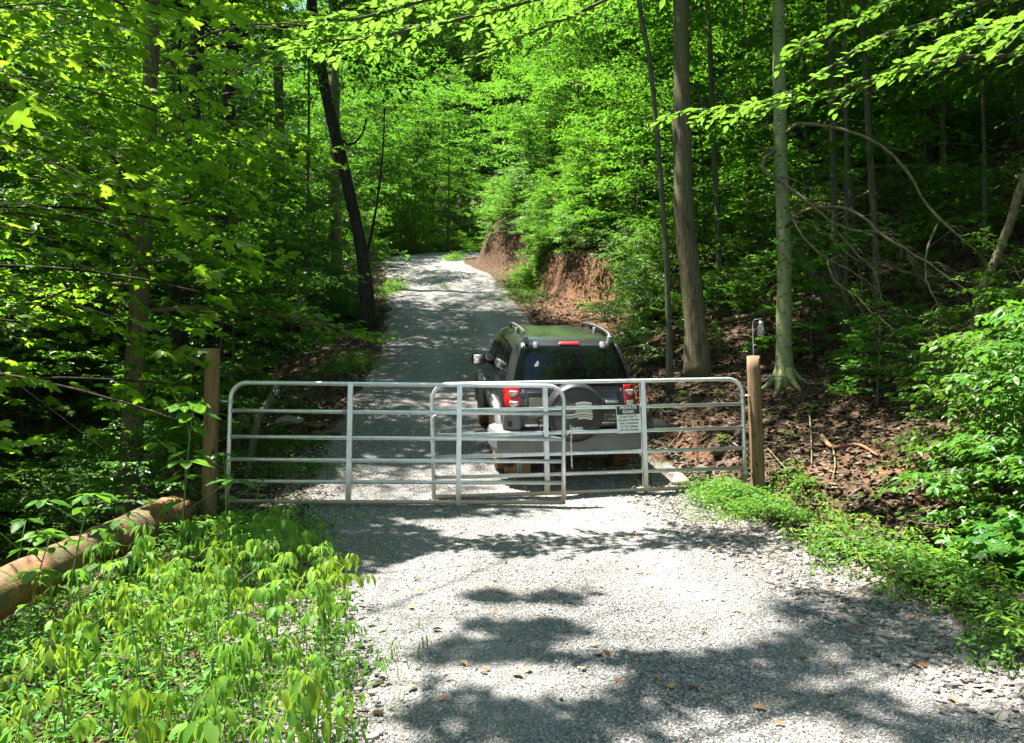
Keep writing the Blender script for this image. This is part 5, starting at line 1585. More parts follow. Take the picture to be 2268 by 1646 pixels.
thin = [([(1484, 806), (1478, 620), (1466, 430), (1441, 150), (1414, 0)], 13.2, 0.105, 0.08, 'slim greenish tree standing just left of the thick furrowed trunk'),
        ([(1594, 660), (1590, 500), (1580, 300), (1572, 100), (1566, 0)], 17, 0.14, 0.11, 'slim straight tree behind the thick furrowed trunk'),
        ([(1855, 650), (1848, 450), (1842, 200), (1838, 0)], 15, 0.15, 0.12, 'slim grey tree behind the arching hanging limbs'),
        ([(1944, 700), (1938, 520), (1926, 320), (1915, 120), (1908, 0)], 13.6, 0.13, 0.10, 'slim mossy tree crossed by the arching hanging limbs'),
        ([(2092, 520), (2088, 350), (2086, 160), (2084, 0)], 18, 0.13, 0.10, 'slim straight tree high on the slope past the hanging limbs'),
        ([(1668, 560), (1660, 380), (1650, 200), (1645, 0)], 19, 0.12, 0.09, 'slim shaded tree between the thick trunk and the pale trunk'),
        ([(620, 700), (620, 400), (616, 150), (612, 0)], 24, 0.34, 0.28, 'straight grey trunk deep in the hollow behind the dark leaning tree'),
        ([(748, 620), (744, 480), (742, 250), (738, 0)], 27, 0.42, 0.30, 'stout grey trunk just behind the dark leaning tree'),
        ([(680, 640), (682, 420), (684, 250), (683, 0)], 22, 0.09, 0.06, 'pale thin tree just left of the dark leaning trunk')]
for i, (pix, d, a, b, lb) in enumerate(thin):
    trunk_tree('slender_tree', pix, d, a, b, 13 if i < 6 else 18, lb, MAT['bark_thin' if i not in (6, 7) else 'bark_grey'], MAT['leaf_under'], 0.5, 2.6, 14, 12, 0.13, 'quad', 60 + i, 6, 5, 7, 'slender trees')
dark, dg = trunk_tree('leaning_tree', [(819, 695), (802, 560), (772, 420), (736, 270), (707, 130), (694, 40), (688, -60)], 21, 0.36, 0.27, 17, 'dark leaning tree with forked top on the left edge of the road', MAT['bark_dark'], MAT['leaf_forest'], 0.45, 3.6, 20, 16, seed=77, limb=0.4)
db_ = np.array(dark.location)
for pix in ([(712, 120), (728, 70), (758, 15), (790, -50)], [(806, 590), (822, 520), (838, 430), (848, 330), (852, 240)], [(742, 300), (775, 320), (800, 300), (812, 262)], [(700, 110), (672, 60), (640, 20)]):
    tube(smooth_path([unproject(*p, 21) - db_ for p in pix], 14), np.linspace(*((0.11, 0.06) if pix[0] == (712, 120) else (0.045, 0.02)), 14), 8).build('limb', MAT['bark_dark'], dark)

# maple in the hollow (its trunk shows between the leaves)
mp0, mg0 = trunk_tree('maple_tree', [(292, 1010), (296, 880), (306, 700), (318, 520), (326, 350)], 11, 0.30, 0.24, 12, 'grey trunked maple in the hollow behind the timber post', MAT['bark_grey'], MAT['leaf_maple'], 0.25, 2.7, 30, 14, 0.13, 'maple_s', 91, 8, 7, 7)

# near maple: limbs reach in from the left over the hollow
loc = np.array((-7.6, 7.2, 0)); loc[2] = hz(loc[0], loc[1]) - 0.1
g = Grow(515, 12.5, 0.19, 0.18, 5.8, 38, 10, 7, 6, 0.13, 0.55, az=(-0.75, 1.1), el0=14, el1=42, droop=0.36, kind='maple', flat=0.3, leafdroop=0.45, limb_r=0.13, sub=0.55)
pr = project(g.lp + loc)
lim = np.interp(pr[:, 1], [-400, 0, 250, 380, 480, 560, 640, 760, 2000], [560, 520, 620, 715, 700, 640, 560, 450, 380]) + 40 * np.sin(pr[:, 1] / 37.0)
lit = lit_ground(g.lp + loc)
g.keep((pr[:, 0] < lim) & (pr[:, 1] < 1000) & (pr[:, 2] > 2.5) & ~lit)
mp = empty('maple_tree', loc)
bpy.context.view_layer.update()
mt, ml = g.wood()
mt.build('trunk', MAT['bark_dark'], mp)
keepb = MB()
def near_leaf(p, dist=0.55):
    return np.array([(np.linalg.norm(g.lp - q_, axis=1) < dist).any() for q_ in p])
for p, r in zip(g.limbs, g.limb_r):
    p = smooth_path(p, 14); nl_ = np.where(near_leaf(p))[0]
    if len(nl_) == 0: continue
    p = p[:nl_[-1] + 1]
    q = project(p + loc); e = np.interp(q[:, 1], [-400, 0, 250, 380, 480, 560, 640, 760, 2000], [560, 520, 620, 715, 700, 640, 560, 450, 380])
    n_ = int(np.argmax(q[:, 0] > e)) if (q[:, 0] > e).any() else len(p)
    if n_ >= 2: tube(p[:n_], r * np.linspace(1, 0.35, len(p))[:n_], 6).build('limb', MAT['bark_dark'], mp)
for p, r in zip(g.boughs, g.bough_r):
    q = project(p + loc); e = np.interp(q[:, 1], [-400, 0, 250, 380, 480, 560, 640, 760, 2000], [560, 520, 620, 715, 700, 640, 560, 450, 380])
    if (q[:, 0] < e).all() and near_leaf(p[-1:], 0.4)[0]: tube(p, r * np.linspace(1, 0.4, len(p)), 4, cap=False, mb=keepb)
keepb.build('branch', MAT['bark_dark'], mp)['kind'] = 'stuff'
print('maple leaves', len(g.lp))
m = single_leaves(mp, g.lp + loc, g.ld, g.ln, g.ls, 'maple', MAT['leaf_maple'], 300)
g.keep(m)
g.crown().build('crown', MAT['leaf_maple'], mp)['kind'] = 'stuff'
tag(mp, 'spreading maple with broad lobed leaves overhanging the mossy log', 'tree')

# beech: long flat sprays across the top right and over the road
Rv = np.random.default_rng(21)
loc = np.array((8.2, 7.6, 0)); loc[2] = hz(loc[0], loc[1]) - 0.1
be = empty('beech_tree', loc)
bpy.context.view_layer.update()
trk = np.array([(0, 0, 0), (-0.1, 0.1, 2.5), (0.0, 0.2, 5.5), (0.2, 0.1, 9), (0.3, 0.0, 13)])
tube(smooth_path(trk, 24), np.linspace(0.2, 0.06, 24), 14).build('trunk', MAT['bark_thin'], be)
limbs_px = [  # picture points, depth at the trunk end and tip
    ([(2500, 60), (2268, 120), (2100, 130), (1960, 170), (1800, 215), (1640, 235), (1480, 250)], 8.6, 8.0, 46, 0.55),
    ([(2480, -60), (2250, -20), (2060, 50), (1930, 90), (1780, 190), (1690, 230)], 8.8, 7.4, 30, 0.5),
    ([(2500, 100), (2300, 70), (2180, 80), (2090, 95), (1990, 140)], 8.0, 7.2, 40, 0.55),
    ([(2450, 20), (2260, 40), (2200, 60), (2130, 75)], 7.0, 6.6, 26, 0.45),
    ([(2300, -200), (1900, -150), (1500, -80), (1250, -20), (1070, 30), (850, 78), (720, 92), (588, 105)], 8.0, 7.0, 66, 0.5),
    ([(1500, -80), (1300, 20), (1180, 70), (1060, 115)], 7.4, 7.0, 18, 0.4),
    ([(1400, -130), (1150, -50), (960, -5), (800, 40), (720, 45)], 7.2, 6.8, 34, 0.45),
    ([(2400, -120), (2150, -60), (1990, -10), (1900, 45), (1820, 70), (1750, 120)], 9.0, 8.2, 26, 0.5)]
LP, LD, LN, LS = [], [], [], []
twm = MB()
for i, (pix, da, dbb, n_, tw) in enumerate(limbs_px):
    pp = np.array([unproject(px, py, da + (dbb - da) * k / (len(pix) - 1)) for k, (px, py) in enumerate(pix)])
    zt = np.clip(pp[0][2] - loc[2] + 0.6, 3, 11.5)
    st_ = loc + np.array([np.interp(zt, trk[:, 2], trk[:, k]) for k in range(3)])
    if i not in (5,): pp = np.vstack((st_, pp))
    sp2 = smooth_path(pp, 30)
    tube(sp2 - loc, np.linspace(0.045 if i not in (5,) else 0.02, 0.006, 30), 7).build('limb', MAT['bark_thin'], be)
    a_, b_, c_, d_, t_ = spray(pp, n_, tw * 1.15, 0.118, Rv, 8, u0=0.18 if i != 4 else 0.25)
    LP.append(a_); LD.append(b_); LN.append(c_); LS.append(d_)
    for q in t_: tube(q - loc, [0.005, 0.004, 0.002], 4, cap=False, mb=twm)
LP, LD, LN, LS = map(np.concatenate, (LP, LD, LN, LS))
twm.build('twig', MAT['twig'], be)['kind'] = 'stuff'
m = single_leaves(be, LP, LD, LN, LS, 'oval', MAT['leaf_beech'], 300)
v, f = leaf_geo(LP[m] - loc, LD[m], LN[m], LS[m], 'oval')
MB().add(v, f).build('crown', MAT['leaf_beech'], be, smooth=False)['kind'] = 'stuff'
tag(be, 'beech with long flat leafy sprays arching over the road and slope', 'tree')

# unseen tree added left of the camera, crown culled to shape shade on gravel
loc = np.array((-6.6, 2.6, 0)); loc[2] = hz(loc[0], loc[1]) - 0.1
g = Grow(623, 17, 0.2, 0.5, 6.5, 26, 9, 8, 11, 0.15, 0.6, az=(-0.5, 1.0), el0=8, el1=40, droop=0.25, kind='quad')
sx_, sy_ = sun_spot(g.lp + loc, 0.3)
want = (sy_ < 5.5 - 0.18 * sx_ + 0.5 * fbm(sx_ * 0.9, sy_ * 0.4, 71, 2)) & (sx_ > -0.5) & (fbm(sx_ * 0.9, sy_ * 1.5, 73, 3) > -0.03)
want |= (sx_ > 1.1) & (sy_ < 4.75 - 0.1 * sx_) & (fbm(sx_ * 0.9, sy_ * 1.5, 73, 3) > -0.22)
want |= (sx_ < -3.4)
want |= (np.hypot((sx_ - 2.6) / 0.9, (sy_ - 5.0) / 0.45) < 1)
g.keep(want & (np.hypot(g.lp[:, 0] + loc[0], g.lp[:, 1] + loc[1]) > 0.8))
print('shade leaves', len(g.lp), want.sum())
o = empty('forest_tree', loc)
mt, ml = g.wood(); mt.build('trunk', MAT['bark_dark'], o); ml.build('branch', MAT['bark_dark'], o)['kind'] = 'stuff'
g.crown().build('crown', MAT['leaf_forest'], o, smooth=False)['kind'] = 'stuff'
tag(o, 'unseen high limbed tree with crown shaped to shade the near gravel', 'tree', 'tall forest trees')

# fallen wood
def lying(name, pix, r0, r1, label, mat, cat='log', n=26, lift=0.5, sides=10, stubs=0, seed=0):
    pts = []
    for px, py in pix:
        q = on_ground(px, py) if not isinstance(py, tuple) else None
        pts.append(q)
    pts = np.array(pts); loc = pts[0].copy()
    pts[:, 2] += r0 * lift
    R = np.random.default_rng(seed)
    sp2 = smooth_path(pts - loc, n)
    o = empty(name, loc)
    rg = 1 + 0.05 * R.normal(size=(n, sides))
    tube(sp2, np.linspace(r0, r1, n), sides, rough=rg).build('log_stem', mat, o)
    for k in range(stubs):
        i = int(R.integers(3, n - 2)); dd = unit(R.normal(0, 1, 3) + np.array((0, -0.3, 0.6)))
        L = R.uniform(0.08, 0.35)
        tube([sp2[i], sp2[i] + dd * L * 0.6, sp2[i] + dd * L], [r1 * 0.45, r1 * 0.3, 0.004], 5).build('branch_stub', mat, o)
    return tag(o, label, cat)
lying('fallen_log', [(1600, 716), (1690, 698), (1780, 676), (1900, 655), (2030, 636), (2190, 600)], 0.065, 0.04, 'long thin fallen trunk lying across the slope behind the pale tree', MAT['branch_dead'], stubs=16, seed=3)
def leaning(name, pix, ds, r0, r1, label, mat, base_on_ground=True):
    pts = np.array([unproject(px, py, d) for (px, py), d in zip(pix, ds)])
    if base_on_ground: pts[0][2] = hz(pts[0][0], pts[0][1]) - 0.1
    loc = pts[0].copy()
    o = empty(name, loc)
    sp2 = smooth_path(pts - loc, 20)
    tube(sp2, np.linspace(r0, r1, 20), 12, rough=1 + 0.05 * np.random.default_rng(4).normal(size=(20, 12))).build('stem', mat, o)
    return tag(o, label, 'dead tree')
leaning('dead_tree', [(1885, 740), (1850, 680), (1800, 610), (1760, 545)], [13.2, 13.4, 13.7, 14.0], 0.12, 0.09, 'mossy dead trunk leaning on the slope behind the pale tree', MAT['bark_thin'])
leaning('bent_tree', [(2120, 800), (2170, 660), (2213, 555), (2238, 490), (2268, 400), (2330, 290)], [9.8, 9.8, 9.8, 9.7, 9.6, 9.5], 0.055, 0.05, 'bent bare trunk curving up out of the glossy shrubs', MAT['branch_dead'])
leaning('broken_tree', [(548, 972), (570, 935), (590, 900), (610, 862)], [10.2, 10.35, 10.5, 10.6], 0.055, 0.045, 'pale broken trunk propped beside the caged lantern', MAT['bark_thin'])

# the mossy log
A = unproject(395, 1128, 8.0); B = unproject(-60, 1335, 4.9)
A[2] = hz(A[0], A[1]) + 0.19; B[2] = hz(B[0], B[1]) + 0.17
zA, zB = unproject(395, 1128, 8.0)[2], unproject(-60, 1335, 4.9)[2]
print('log z', A[2], zA, B[2], zB)
A[2], B[2] = zA - 0.02, zB - 0.05
o = empty('fallen_log', (A + B) / 2)
n_ = 22
lin = np.array([A + (B - A) * t for t in np.linspace(0, 1, n_)]) - (A + B) / 2
lin[:, 2] += 0.04 * np.sin(np.linspace(0, 3.1, n_)); lin[:, 0] += 0.03 * np.sin(np.linspace(0, 5, n_))
rg = 1 + 0.055 * np.random.default_rng(6).normal(size=(n_, 22)) + 0.04 * np.sin(np.linspace(0, 9, n_))[:, None]
tube(lin, np.linspace(0.172, 0.145, n_), 22, rough=rg).build('log_stem', MAT['log'], o)
for k in range(5):
    e_ = lin[0] + unit(A - B) * 0.002
tag(o, 'thick reddish brown mossy log lying beside the timber post', 'log')

# rocks and rotten wood
def rock(px, py, w_, h_, label, mat='boulder', seed=1, name='rock', cat='rock', squash=0.8, flatn=0.6):
    p = on_ground(px, py)
    bm = bmesh.new(); bmesh.ops.create_icosphere(bm, subdivisions=3, radius=1.0)
    R = np.random.default_rng(seed)
    pl = [(unit(R.normal(0, 1, 3)), R.uniform(0.55, 0.85)) for _ in range(9)]
    for vv in bm.verts:
        q = np.array(vv.co)
        for nn, dd in pl:
            e = q.dot(nn) - dd
            if e > 0: q = q - nn * e
        vv.co = Vector((q[0] * w_, q[1] * w_ * squash, q[2] * h_))
    o = empty(name, (p[0], p[1], p[2]))
    mb = MB(); add_bm(mb, bm); e = mb.build('stone' if cat == 'rock' else 'wood_chunk', MAT[mat], o, smooth=False); e.rotation_euler = (0, 0, R.uniform(0, 6.28))
    e.location = (0, 0, h_ * 0.35)
    return tag(o, label, cat)
rock(1447, 968, 0.26, 0.24, 'grey boulder at the foot of the bank beside the vehicle', seed=2)
rock(1560, 1058, 0.20, 0.12, 'mossy green stone in the ditch behind the sign gate', seed=3)
rock(1512, 1072, 0.13, 0.07, 'flat tan stone behind the sign gate lower rail', 'shale', seed=4)
rock(655, 900, 0.22, 0.16, 'rounded grey stone on the verge behind the wire binding', seed=5)
rock(640, 938, 0.26, 0.12, 'flat pale slab beside the caged lantern', 'shale', seed=6)
rock(700, 952, 0.34, 0.10, 'rotten brown wood slab on the left verge', 'rot_wood', 7, 'rotten_wood', 'wood', 0.45)
rock(722, 968, 0.30, 0.08, 'split tan wood chunk on the left verge', 'rot_wood', 8, 'rotten_wood', 'wood', 0.4)
rock(1590, 1010, 0.12, 0.08, 'small brown stone half buried in leaf litter behind the gate', seed=9)
rock(855, 690, 0.2, 0.14, 'rounded stone at the foot of the dark leaning tree', seed=12)
for i, (px, py, s_) in enumerate(((1290, 735, 0.16), (1225, 742, 0.13), (1340, 712, 0.12), (1258, 700, 0.1))):
    rock(px, py, s_, s_ * 0.6, ['grey stone on the sandy flat below the clay cut', 'low grey stone at the road edge before the clay cut', 'small stone against the clay cut foot', 'pebbly stone amid grass by the clay cut'][i], seed=20 + i)
# exposed roots on the clay cut
Rr = np.random.default_rng(33)
for i in range(26):
    y = Rr.uniform(11.5, 27) if i > 4 else Rr.uniform(22, 26)
    w0 = ex_r(y) + max(float(ip(_FOOT, y)), 0.15)
    c0 = float(ip(_CUT, y))
    pts = []
    x_top = w0 + 0.25 + c0 * 0.36
    yy = y
    for u in np.linspace(0, 1, 6):
        yy += Rr.normal(0, 0.06)
        x_ = x_top - (x_top - w0 - 0.05) * u * Rr.uniform(0.7, 1.0)
        z_ = hz(x_, yy) + 0.03
        pts.append((x_ - 0.03, yy, z_))
    pts = np.array(pts)
    o = empty('exposed_root', pts[0])
    tube(smooth_path(pts - pts[0], 12), np.linspace(Rr.uniform(0.012, 0.035), 0.004, 12), 6).build('root_strand', MAT['branch_dead'], o)
    tag(o, describe('bare root strand on the clay bank', pts[0][0], pts[0][1]), 'root', 'roots hanging from the cut')
# root snag on the near bank
for i, (pix, r_) in enumerate((([(1820, 975), (1845, 1000), (1900, 995), (1945, 1018)], 0.03), ([(1793, 925), (1797, 980), (1798, 1040)], 0.014), ([(1845, 1000), (1850, 1040), (1842, 1075)], 0.012), ([(1700, 1000), (1740, 1045), (1762, 1062)], 0.01))):
    pts = np.array([on_ground(*p) for p in pix]); pts[:, 2] += 0.04
    o = empty('snagged_root', pts[0])
    tube(smooth_path(pts - pts[0], 14), np.linspace(r_, r_ * 0.5, 14), 7).build('root_strand', MAT['branch_dead' if i else 'log'], o)
    tag(o, ['crooked reddish root bulging from the near bank', 'pale upright root on the near bank', 'short forked root under the crooked red root', 'thin twig like root beside the tan post'][i], 'root')
# ------------------------------------------------------------------ plants at the roadside
Rw_ = np.random.default_rng(77)
def curled(sy, curl, twist):
    V = LEAF_T['weed'][0] * np.array((1, sy, 1.0))
    V = V.copy(); V[:, 2] += -curl * V[:, 0] ** 2 + twist * V[:, 1] * V[:, 0]
    V[:, 1] += 0.08 * twist * np.sin(V[:, 0] * 3)
    return V
def leaf_set(mat, sys): return [MB().add(curled(sy, c, tw), LEAF_T['weed'][1]).mesh('leaf', mat) for sy, c, tw in zip(sys, (0.05, 0.3, 0.15, 0.45), (0.0, 0.5, -0.7, 0.3))]
WEED_ME = leaf_set(MAT['leaf_weed'], (0.86, 0.72, 0.8, 0.65))
MAT['leaf_yellow'] = leaf_mat('leaf_yellow', [(0.09, 0.20, 0.02), (0.14, 0.27, 0.025), (0.20, 0.30, 0.03)], 0.45, (0.42, 0.58, 0.03), 0.5, 0.3, 0.25)
YEL_ME = leaf_set(MAT['leaf_yellow'], (0.75, 0.6, 0.7, 0.5))
NAR_ME = leaf_set(MAT['leaf_ground'], (0.42, 0.36, 0.45, 0.33))
def leaf_obj(parent, me, p, d, nrm, s):
    d = d / np.linalg.norm(d); sd = np.cross(nrm, d); sd /= np.linalg.norm(sd) + 1e-9; up_ = np.cross(d, sd)
    o = put('leaf', me, parent)
    o.matrix_local = Matrix(((d[0] * s, sd[0] * s, up_[0] * s, p[0]), (d[1] * s, sd[1] * s, up_[1] * s, p[1]), (d[2] * s, sd[2] * s, up_[2] * s, p[2]), (0, 0, 0, 1)))
def weed(x, y, h, label, group, leaf=0.085, nodes=6, per=3, wilt=0.9, name='weed_plant', stem_r=0.005, side=True, mes=None, cat='weed'):
    z = hz(x, y)
    o = empty(name, (x, y, z))
    lean = Rw_.normal(0, 0.12, 2)
    st_ = np.array([(lean[0] * u * u * h, lean[1] * u * u * h, u * h - 0.02) for u in np.linspace(0, 1, 7)])
    mb = tube(st_, np.linspace(stem_r, stem_r * 0.45, 7), 6)
    stems = [(st_[-1], 7, 1.0)]
    for k in range(nodes):
        u = 0.28 + 0.68 * (k + 0.5) / nodes
        b = np.array([np.interp(u, np.linspace(0, 1, 7), st_[:, i]) for i in range(3)])
        a = k * 2.4 + Rw_.uniform(-0.5, 0.5)
        L = h * (0.42 - 0.25 * u) * Rw_.uniform(0.6, 1.2)
        if side and k % 2 == 0 and u < 0.8:
            e = b + np.array((math.cos(a) * L * 1.1, math.sin(a) * L * 1.1, L * 0.75))
            tube([b, (b + e) / 2 + np.array((0, 0, 0.01)), e], [stem_r * 0.6, stem_r * 0.5, stem_r * 0.35], 5, mb=mb)
            stems.append((e, 6, 0.85))
        else:
            stems.append((b + np.array((math.cos(a), math.sin(a), 0.3)) * 0.015, per, 0.9))
    mb.build('stem', MAT['stem_green'], o)
    for p, n_, sc_ in stems:
        a0 = Rw_.uniform(0, 6.28)
        for i in range(n_):
            a = a0 + i * 6.28 / n_ + Rw_.normal(0, 0.3)
            dn = -wilt * Rw_.uniform(0.3, 1.5)
            d = np.array((math.cos(a), math.sin(a), dn))
            nn = np.array((math.cos(a) * -dn * 0.8 + Rw_.normal(0, 0.2), math.sin(a) * -dn * 0.8 + Rw_.normal(0, 0.2), 1.0))
            pet = np.array((math.cos(a), math.sin(a), 0.25)) * 0.022
            mes_ = mes or WEED_ME
            leaf_obj(o, mes_[int(Rw_.integers(len(mes_)))], p + pet, d, nn, leaf * sc_ * Rw_.uniform(0.6, 1.15))
    return tag(o, label, cat, group)
# wilting weeds left of the road
cnt = 0
spots = []
for _ in range(4000):
    if cnt >= 116: break
    y = Rw_.uniform(2.9, 6.6)
    edge_ = ex_l(y)
    x = edge_ + 0.12 - abs(Rw_.normal(0, 1)) * 0.95
    pr_ = project((x, y, hz(x, y) + 0.35))
    if pr_[0] < -60 or pr_[1] > 1780: continue
    if any(math.hypot(x - a, y - b) < 0.14 for a, b in spots): continue
    spots.append((x, y)); cnt += 1
    s_ = edge_ - x
    h = Rw_.uniform(0.24, 0.54) * (0.75 if s_ < 0 else 1.0)
    lf_ = Rw_.choice([0.06, 0.085, 0.115]); yel = Rw_.random() < 0.4; wl = Rw_.uniform(0.5, 2.2); nar = Rw_.random() < 0.22
    if x < -3.05: continue
    size = 'tall' if h > 0.44 else 'low' if h < 0.33 else ''
    look = f"{size} {'narrow' if nar else 'fine' if lf_ < 0.07 else 'broad' if lf_ > 0.09 else 'mid'} leaved {'yellowish' if yel else 'green'} weed {'hanging limp' if wl > 1.35 else 'half drooped'}".strip()
    where = 'in the gravel edge' if s_ < 0.12 else 'on the shaly verge' if s_ < 0.7 else 'by the log'
    far = 'toward the post' if y > 5.3 else 'mid patch' if y > 4.2 else 'farthest from the post'
    weed(x, y, h, f'{look} {where} {far}', 'drooping roadside weeds', lf_ * Rw_.uniform(0.85, 1.15), int(Rw_.integers(5, 8)), 3, wl, mes=NAR_ME if nar else YEL_ME if yel else WEED_ME)
p = on_ground(712, 1228)
weed(p[0], p[1], 0.27, 'lone drooping weed standing in the gravel before the near gate', None, 0.06, 5, 3)
# large leaved shoots
BIG_ME = [MB().add(LEAF_T['weed'][0] * np.array((1, 1.0, 0.8)), LEAF_T['weed'][1]).mesh('leaf', MAT['leaf_shrub'])]
for i, (px, py, d, h, lf) in enumerate(((400, 1290, 6.4, 1.35, 0.23), (150, 1330, 5.2, 0.95, 0.17), (60, 1360, 5.0, 0.8, 0.16), (240, 1300, 5.8, 0.6, 0.13), (500, 1230, 7.6, 0.75, 0.12), (560, 1215, 7.9, 0.45, 0.10), (25, 1250, 5.6, 1.0, 0.15))):
    q = unproject(px, py, d)
    weed(q[0], q[1], h, ['tall large leaved shoot rising in front of the timber post', 'broad leaved shoot leaning over the log end', 'low broad leaved shoot beside the log end', 'small broad leaved shoot against the log side', 'spindly shoot at the foot of the timber post', 'short leafy shoot under the near gate hinge', 'broad leaved shoot behind the log end'][i], None, lf, 9 if i == 0 else 6, 3, 0.3, 'leafy_shoot', 0.008, True, BIG_ME, 'plant')
# glossy shrubs on the near bank
for i, (px, py, d, H, sp_r, lf) in enumerate(((2290, 1120, 6.6, 1.7, 1.0, 0.075), (2190, 1010, 7.6, 1.4, 0.75, 0.07), (2370, 1000, 6.0, 1.8, 1.0, 0.08), (2310, 820, 8.0, 1.6, 0.9, 0.075), (2285, 1240, 5.6, 0.8, 0.5, 0.09))):
    q = unproject(px, py, d); z = hz(q[0], q[1])
    loc = np.array((q[0], q[1], z - 0.03))
    g = Grow(700 + i, H, 0.016, 0.1, sp_r, 22, 6, 5, 6, lf, 0.24, el0=8, el1=55, droop=0.35, kind='oval' if i != 4 else 'maple', flat=0.35, limb_r=0.6, leafdroop=0.45)
    o = empty('leafy_shrub', loc); bpy.context.view_layer.update()
    mt, ml = g.wood(); mt.build('stem', MAT['twig'], o); ml.build('branch', MAT['twig'], o)['kind'] = 'stuff'
    m = single_leaves(o, g.lp + loc, g.ld, g.ln, g.ls, g.kind, MAT['leaf_shrub'], 90)
    g.keep(m); g.crown().build('foliage', MAT['leaf_shrub'], o, smooth=False)['kind'] = 'stuff'
    tag(o, ['big glossy shrub spilling over the ditch', 'glossy shrub hanging down the bank beside the ditch shrub', 'dense glossy shrub nearest the road verge', 'glossy shrub higher up the bank under the bent trunk', 'small lobed leaf sapling at the ditch edge'][i], 'shrub')
# ferny seedlings and low plants on the slope and verge
for i, (px, py, h, lf) in enumerate(((1990, 845, 0.30, 0.09), (1700, 940, 0.22, 0.07), (1740, 985, 0.2, 0.07), (1980, 930, 0.28, 0.09), (1795, 925, 0.2, 0.08), (1600, 905, 0.3, 0.1), (1520, 900, 0.25, 0.09), (1590, 790, 0.3, 0.1), (1420, 720, 0.4, 0.1), (1600, 1000, 0.2, 0.08),
                                  (1830, 1150, 0.25, 0.05), (1875, 1165, 0.25, 0.06), (1780, 1155, 0.2, 0.05), (2010, 1215, 0.3, 0.09), (2080, 1250, 0.32, 0.1), (2160, 1240, 0.4, 0.11), (1700, 1170, 0.15, 0.06), (2200, 1300, 0.3, 0.09))):
    p = on_ground(px, py)
    if p is None: continue
    weed(p[0], p[1], h, describe(('small' if h < 0.26 else 'leafy') + ' green seedling', p[0], p[1]), 'bank seedlings', lf, 4, 3, 0.15, 'seedling', 0.004, True, BIG_ME, 'seedling')

# taller weeds along the verge before the ditch
LAN_ME = [MB().add(LEAF_T['weed'][0] * np.array((1, sy, 1.0)), LEAF_T['weed'][1]).mesh('leaf', mm) for sy, mm in ((0.45, MAT['leaf_ground']), (0.6, MAT['leaf_yellow']))]
for i in range(60):
    y = 3.2 + 5.6 * Rw_.random(); dd = Rw_.uniform(0.12, 1.5); x = ex_r(y) + dd
    h = Rw_.uniform(0.14, 0.36)
    big = 'tall' if h > 0.27 else 'short' if h < 0.2 else 'mid sized'
    wh = 'at the stony gravel edge' if dd < 0.65 else 'in the green verge' if dd < 1.1 else 'on the ditch lip'
    nr = 'near the tan post' if y > 7.2 else 'near the glossy shrubs' if y > 5 else 'past the glossy shrubs'
    weed(x, y, h, f'{big} narrow leaved weed {wh} {nr}', 'narrow leaved verge weeds', Rw_.uniform(0.05, 0.09), int(Rw_.integers(4, 7)), 3, Rw_.uniform(0.0, 0.6), 'verge_weed', 0.003, True, LAN_ME)
# ground cover
BLADE_V = np.array([(0, 0.5, 0), (0, -0.5, 0), (0.5, 0.35, 0.42), (0.5, -0.35, 0.42), (1.0, 0, 0.5)], float)
BLADE_F = np.array([(0, 1, 3), (0, 3, 2), (2, 3, 4)])
def cover(name, x, y, size, label, mat, hmax=0.1, kind='quad', blade=0.0, cat='ground cover'):
    n = len(x)
    R = Rw_
    z = ground(x, y)
    a = R.uniform(0, 6.28, n)
    d = np.stack((np.cos(a), np.sin(a), R.normal(-0.1, 0.3, n)), -1)
    ln = np.stack((R.normal(0, 0.35, n), R.normal(0, 0.35, n), np.ones(n)), -1)
    pos = np.stack((x, y, z + hmax * R.random(n) ** 0.8 * (0.4 + 1.1 * vnoise(x * 3, y * 3, 91))), -1)
    s = size * R.uniform(0.5, 1.2, n)
    nb = int(n * blade)
    mb = MB()
    if n - nb > 0:
        v, f = leaf_geo(pos[nb:], d[nb:], ln[nb:], s[nb:], kind); mb.add(v, f)
    if nb:
        p2 = pos[:nb].copy(); p2[:, 2] = z[:nb]
        sd = np.stack((-np.sin(a[:nb]), np.cos(a[:nb]), 0 * a[:nb]), -1)
        dd = np.stack((np.cos(a[:nb]), np.sin(a[:nb]), 0 * a[:nb]), -1)
        L = s[:nb] * R.uniform(1.0, 2.2, nb)
        wv = 0.007 * R.uniform(0.6, 1.5, nb)
        v = p2[:, None, :] + (BLADE_V[None, :, 0:1] * (L * 0.75)[:, None, None]) * dd[:, None] + (BLADE_V[None, :, 1:2] * wv[:, None, None]) * sd[:, None] + BLADE_V[None, :, 2:3] * (L * 2.0)[:, None, None] * np.array((0, 0, 1.0))
        f = (BLADE_F[None] + (np.arange(nb) * 5)[:, None, None]).reshape(-1, 3)
        mb.add(v.reshape(-1, 3), f)
    return tag(mb.build(name, MAT[mat], smooth=False), label, cat, kind='stuff')
def thin_by(x, y, sc, s, lo, hi):
    k = vnoise(x * sc, y * sc, s)
    return Rw_.random(len(x)) < np.clip((k - lo) / (hi - lo), 0, 1)
# right verge
n = 52000
y = 2.6 + 6.6 * Rw_.random(n) ** 1.1
dd_ = 1.6 * Rw_.random(n)
x = ex_r(y) + dd_
k = thin_by(x, y, 1.6, 101, 0.22, 0.62) & (dd_ > 0.55 * vnoise(y * 1.9 + 3, x * 1.2, 7)) & (Rw_.random(n) < 0.3 + 0.7 * sstep(0.05, 0.6, dd_))
cover('verge_plants', x[k], y[k], 0.045, 'bright low green plants carpeting the verge before the ditch', 'leaf_ground', 0.17, 'quad', 0.25)
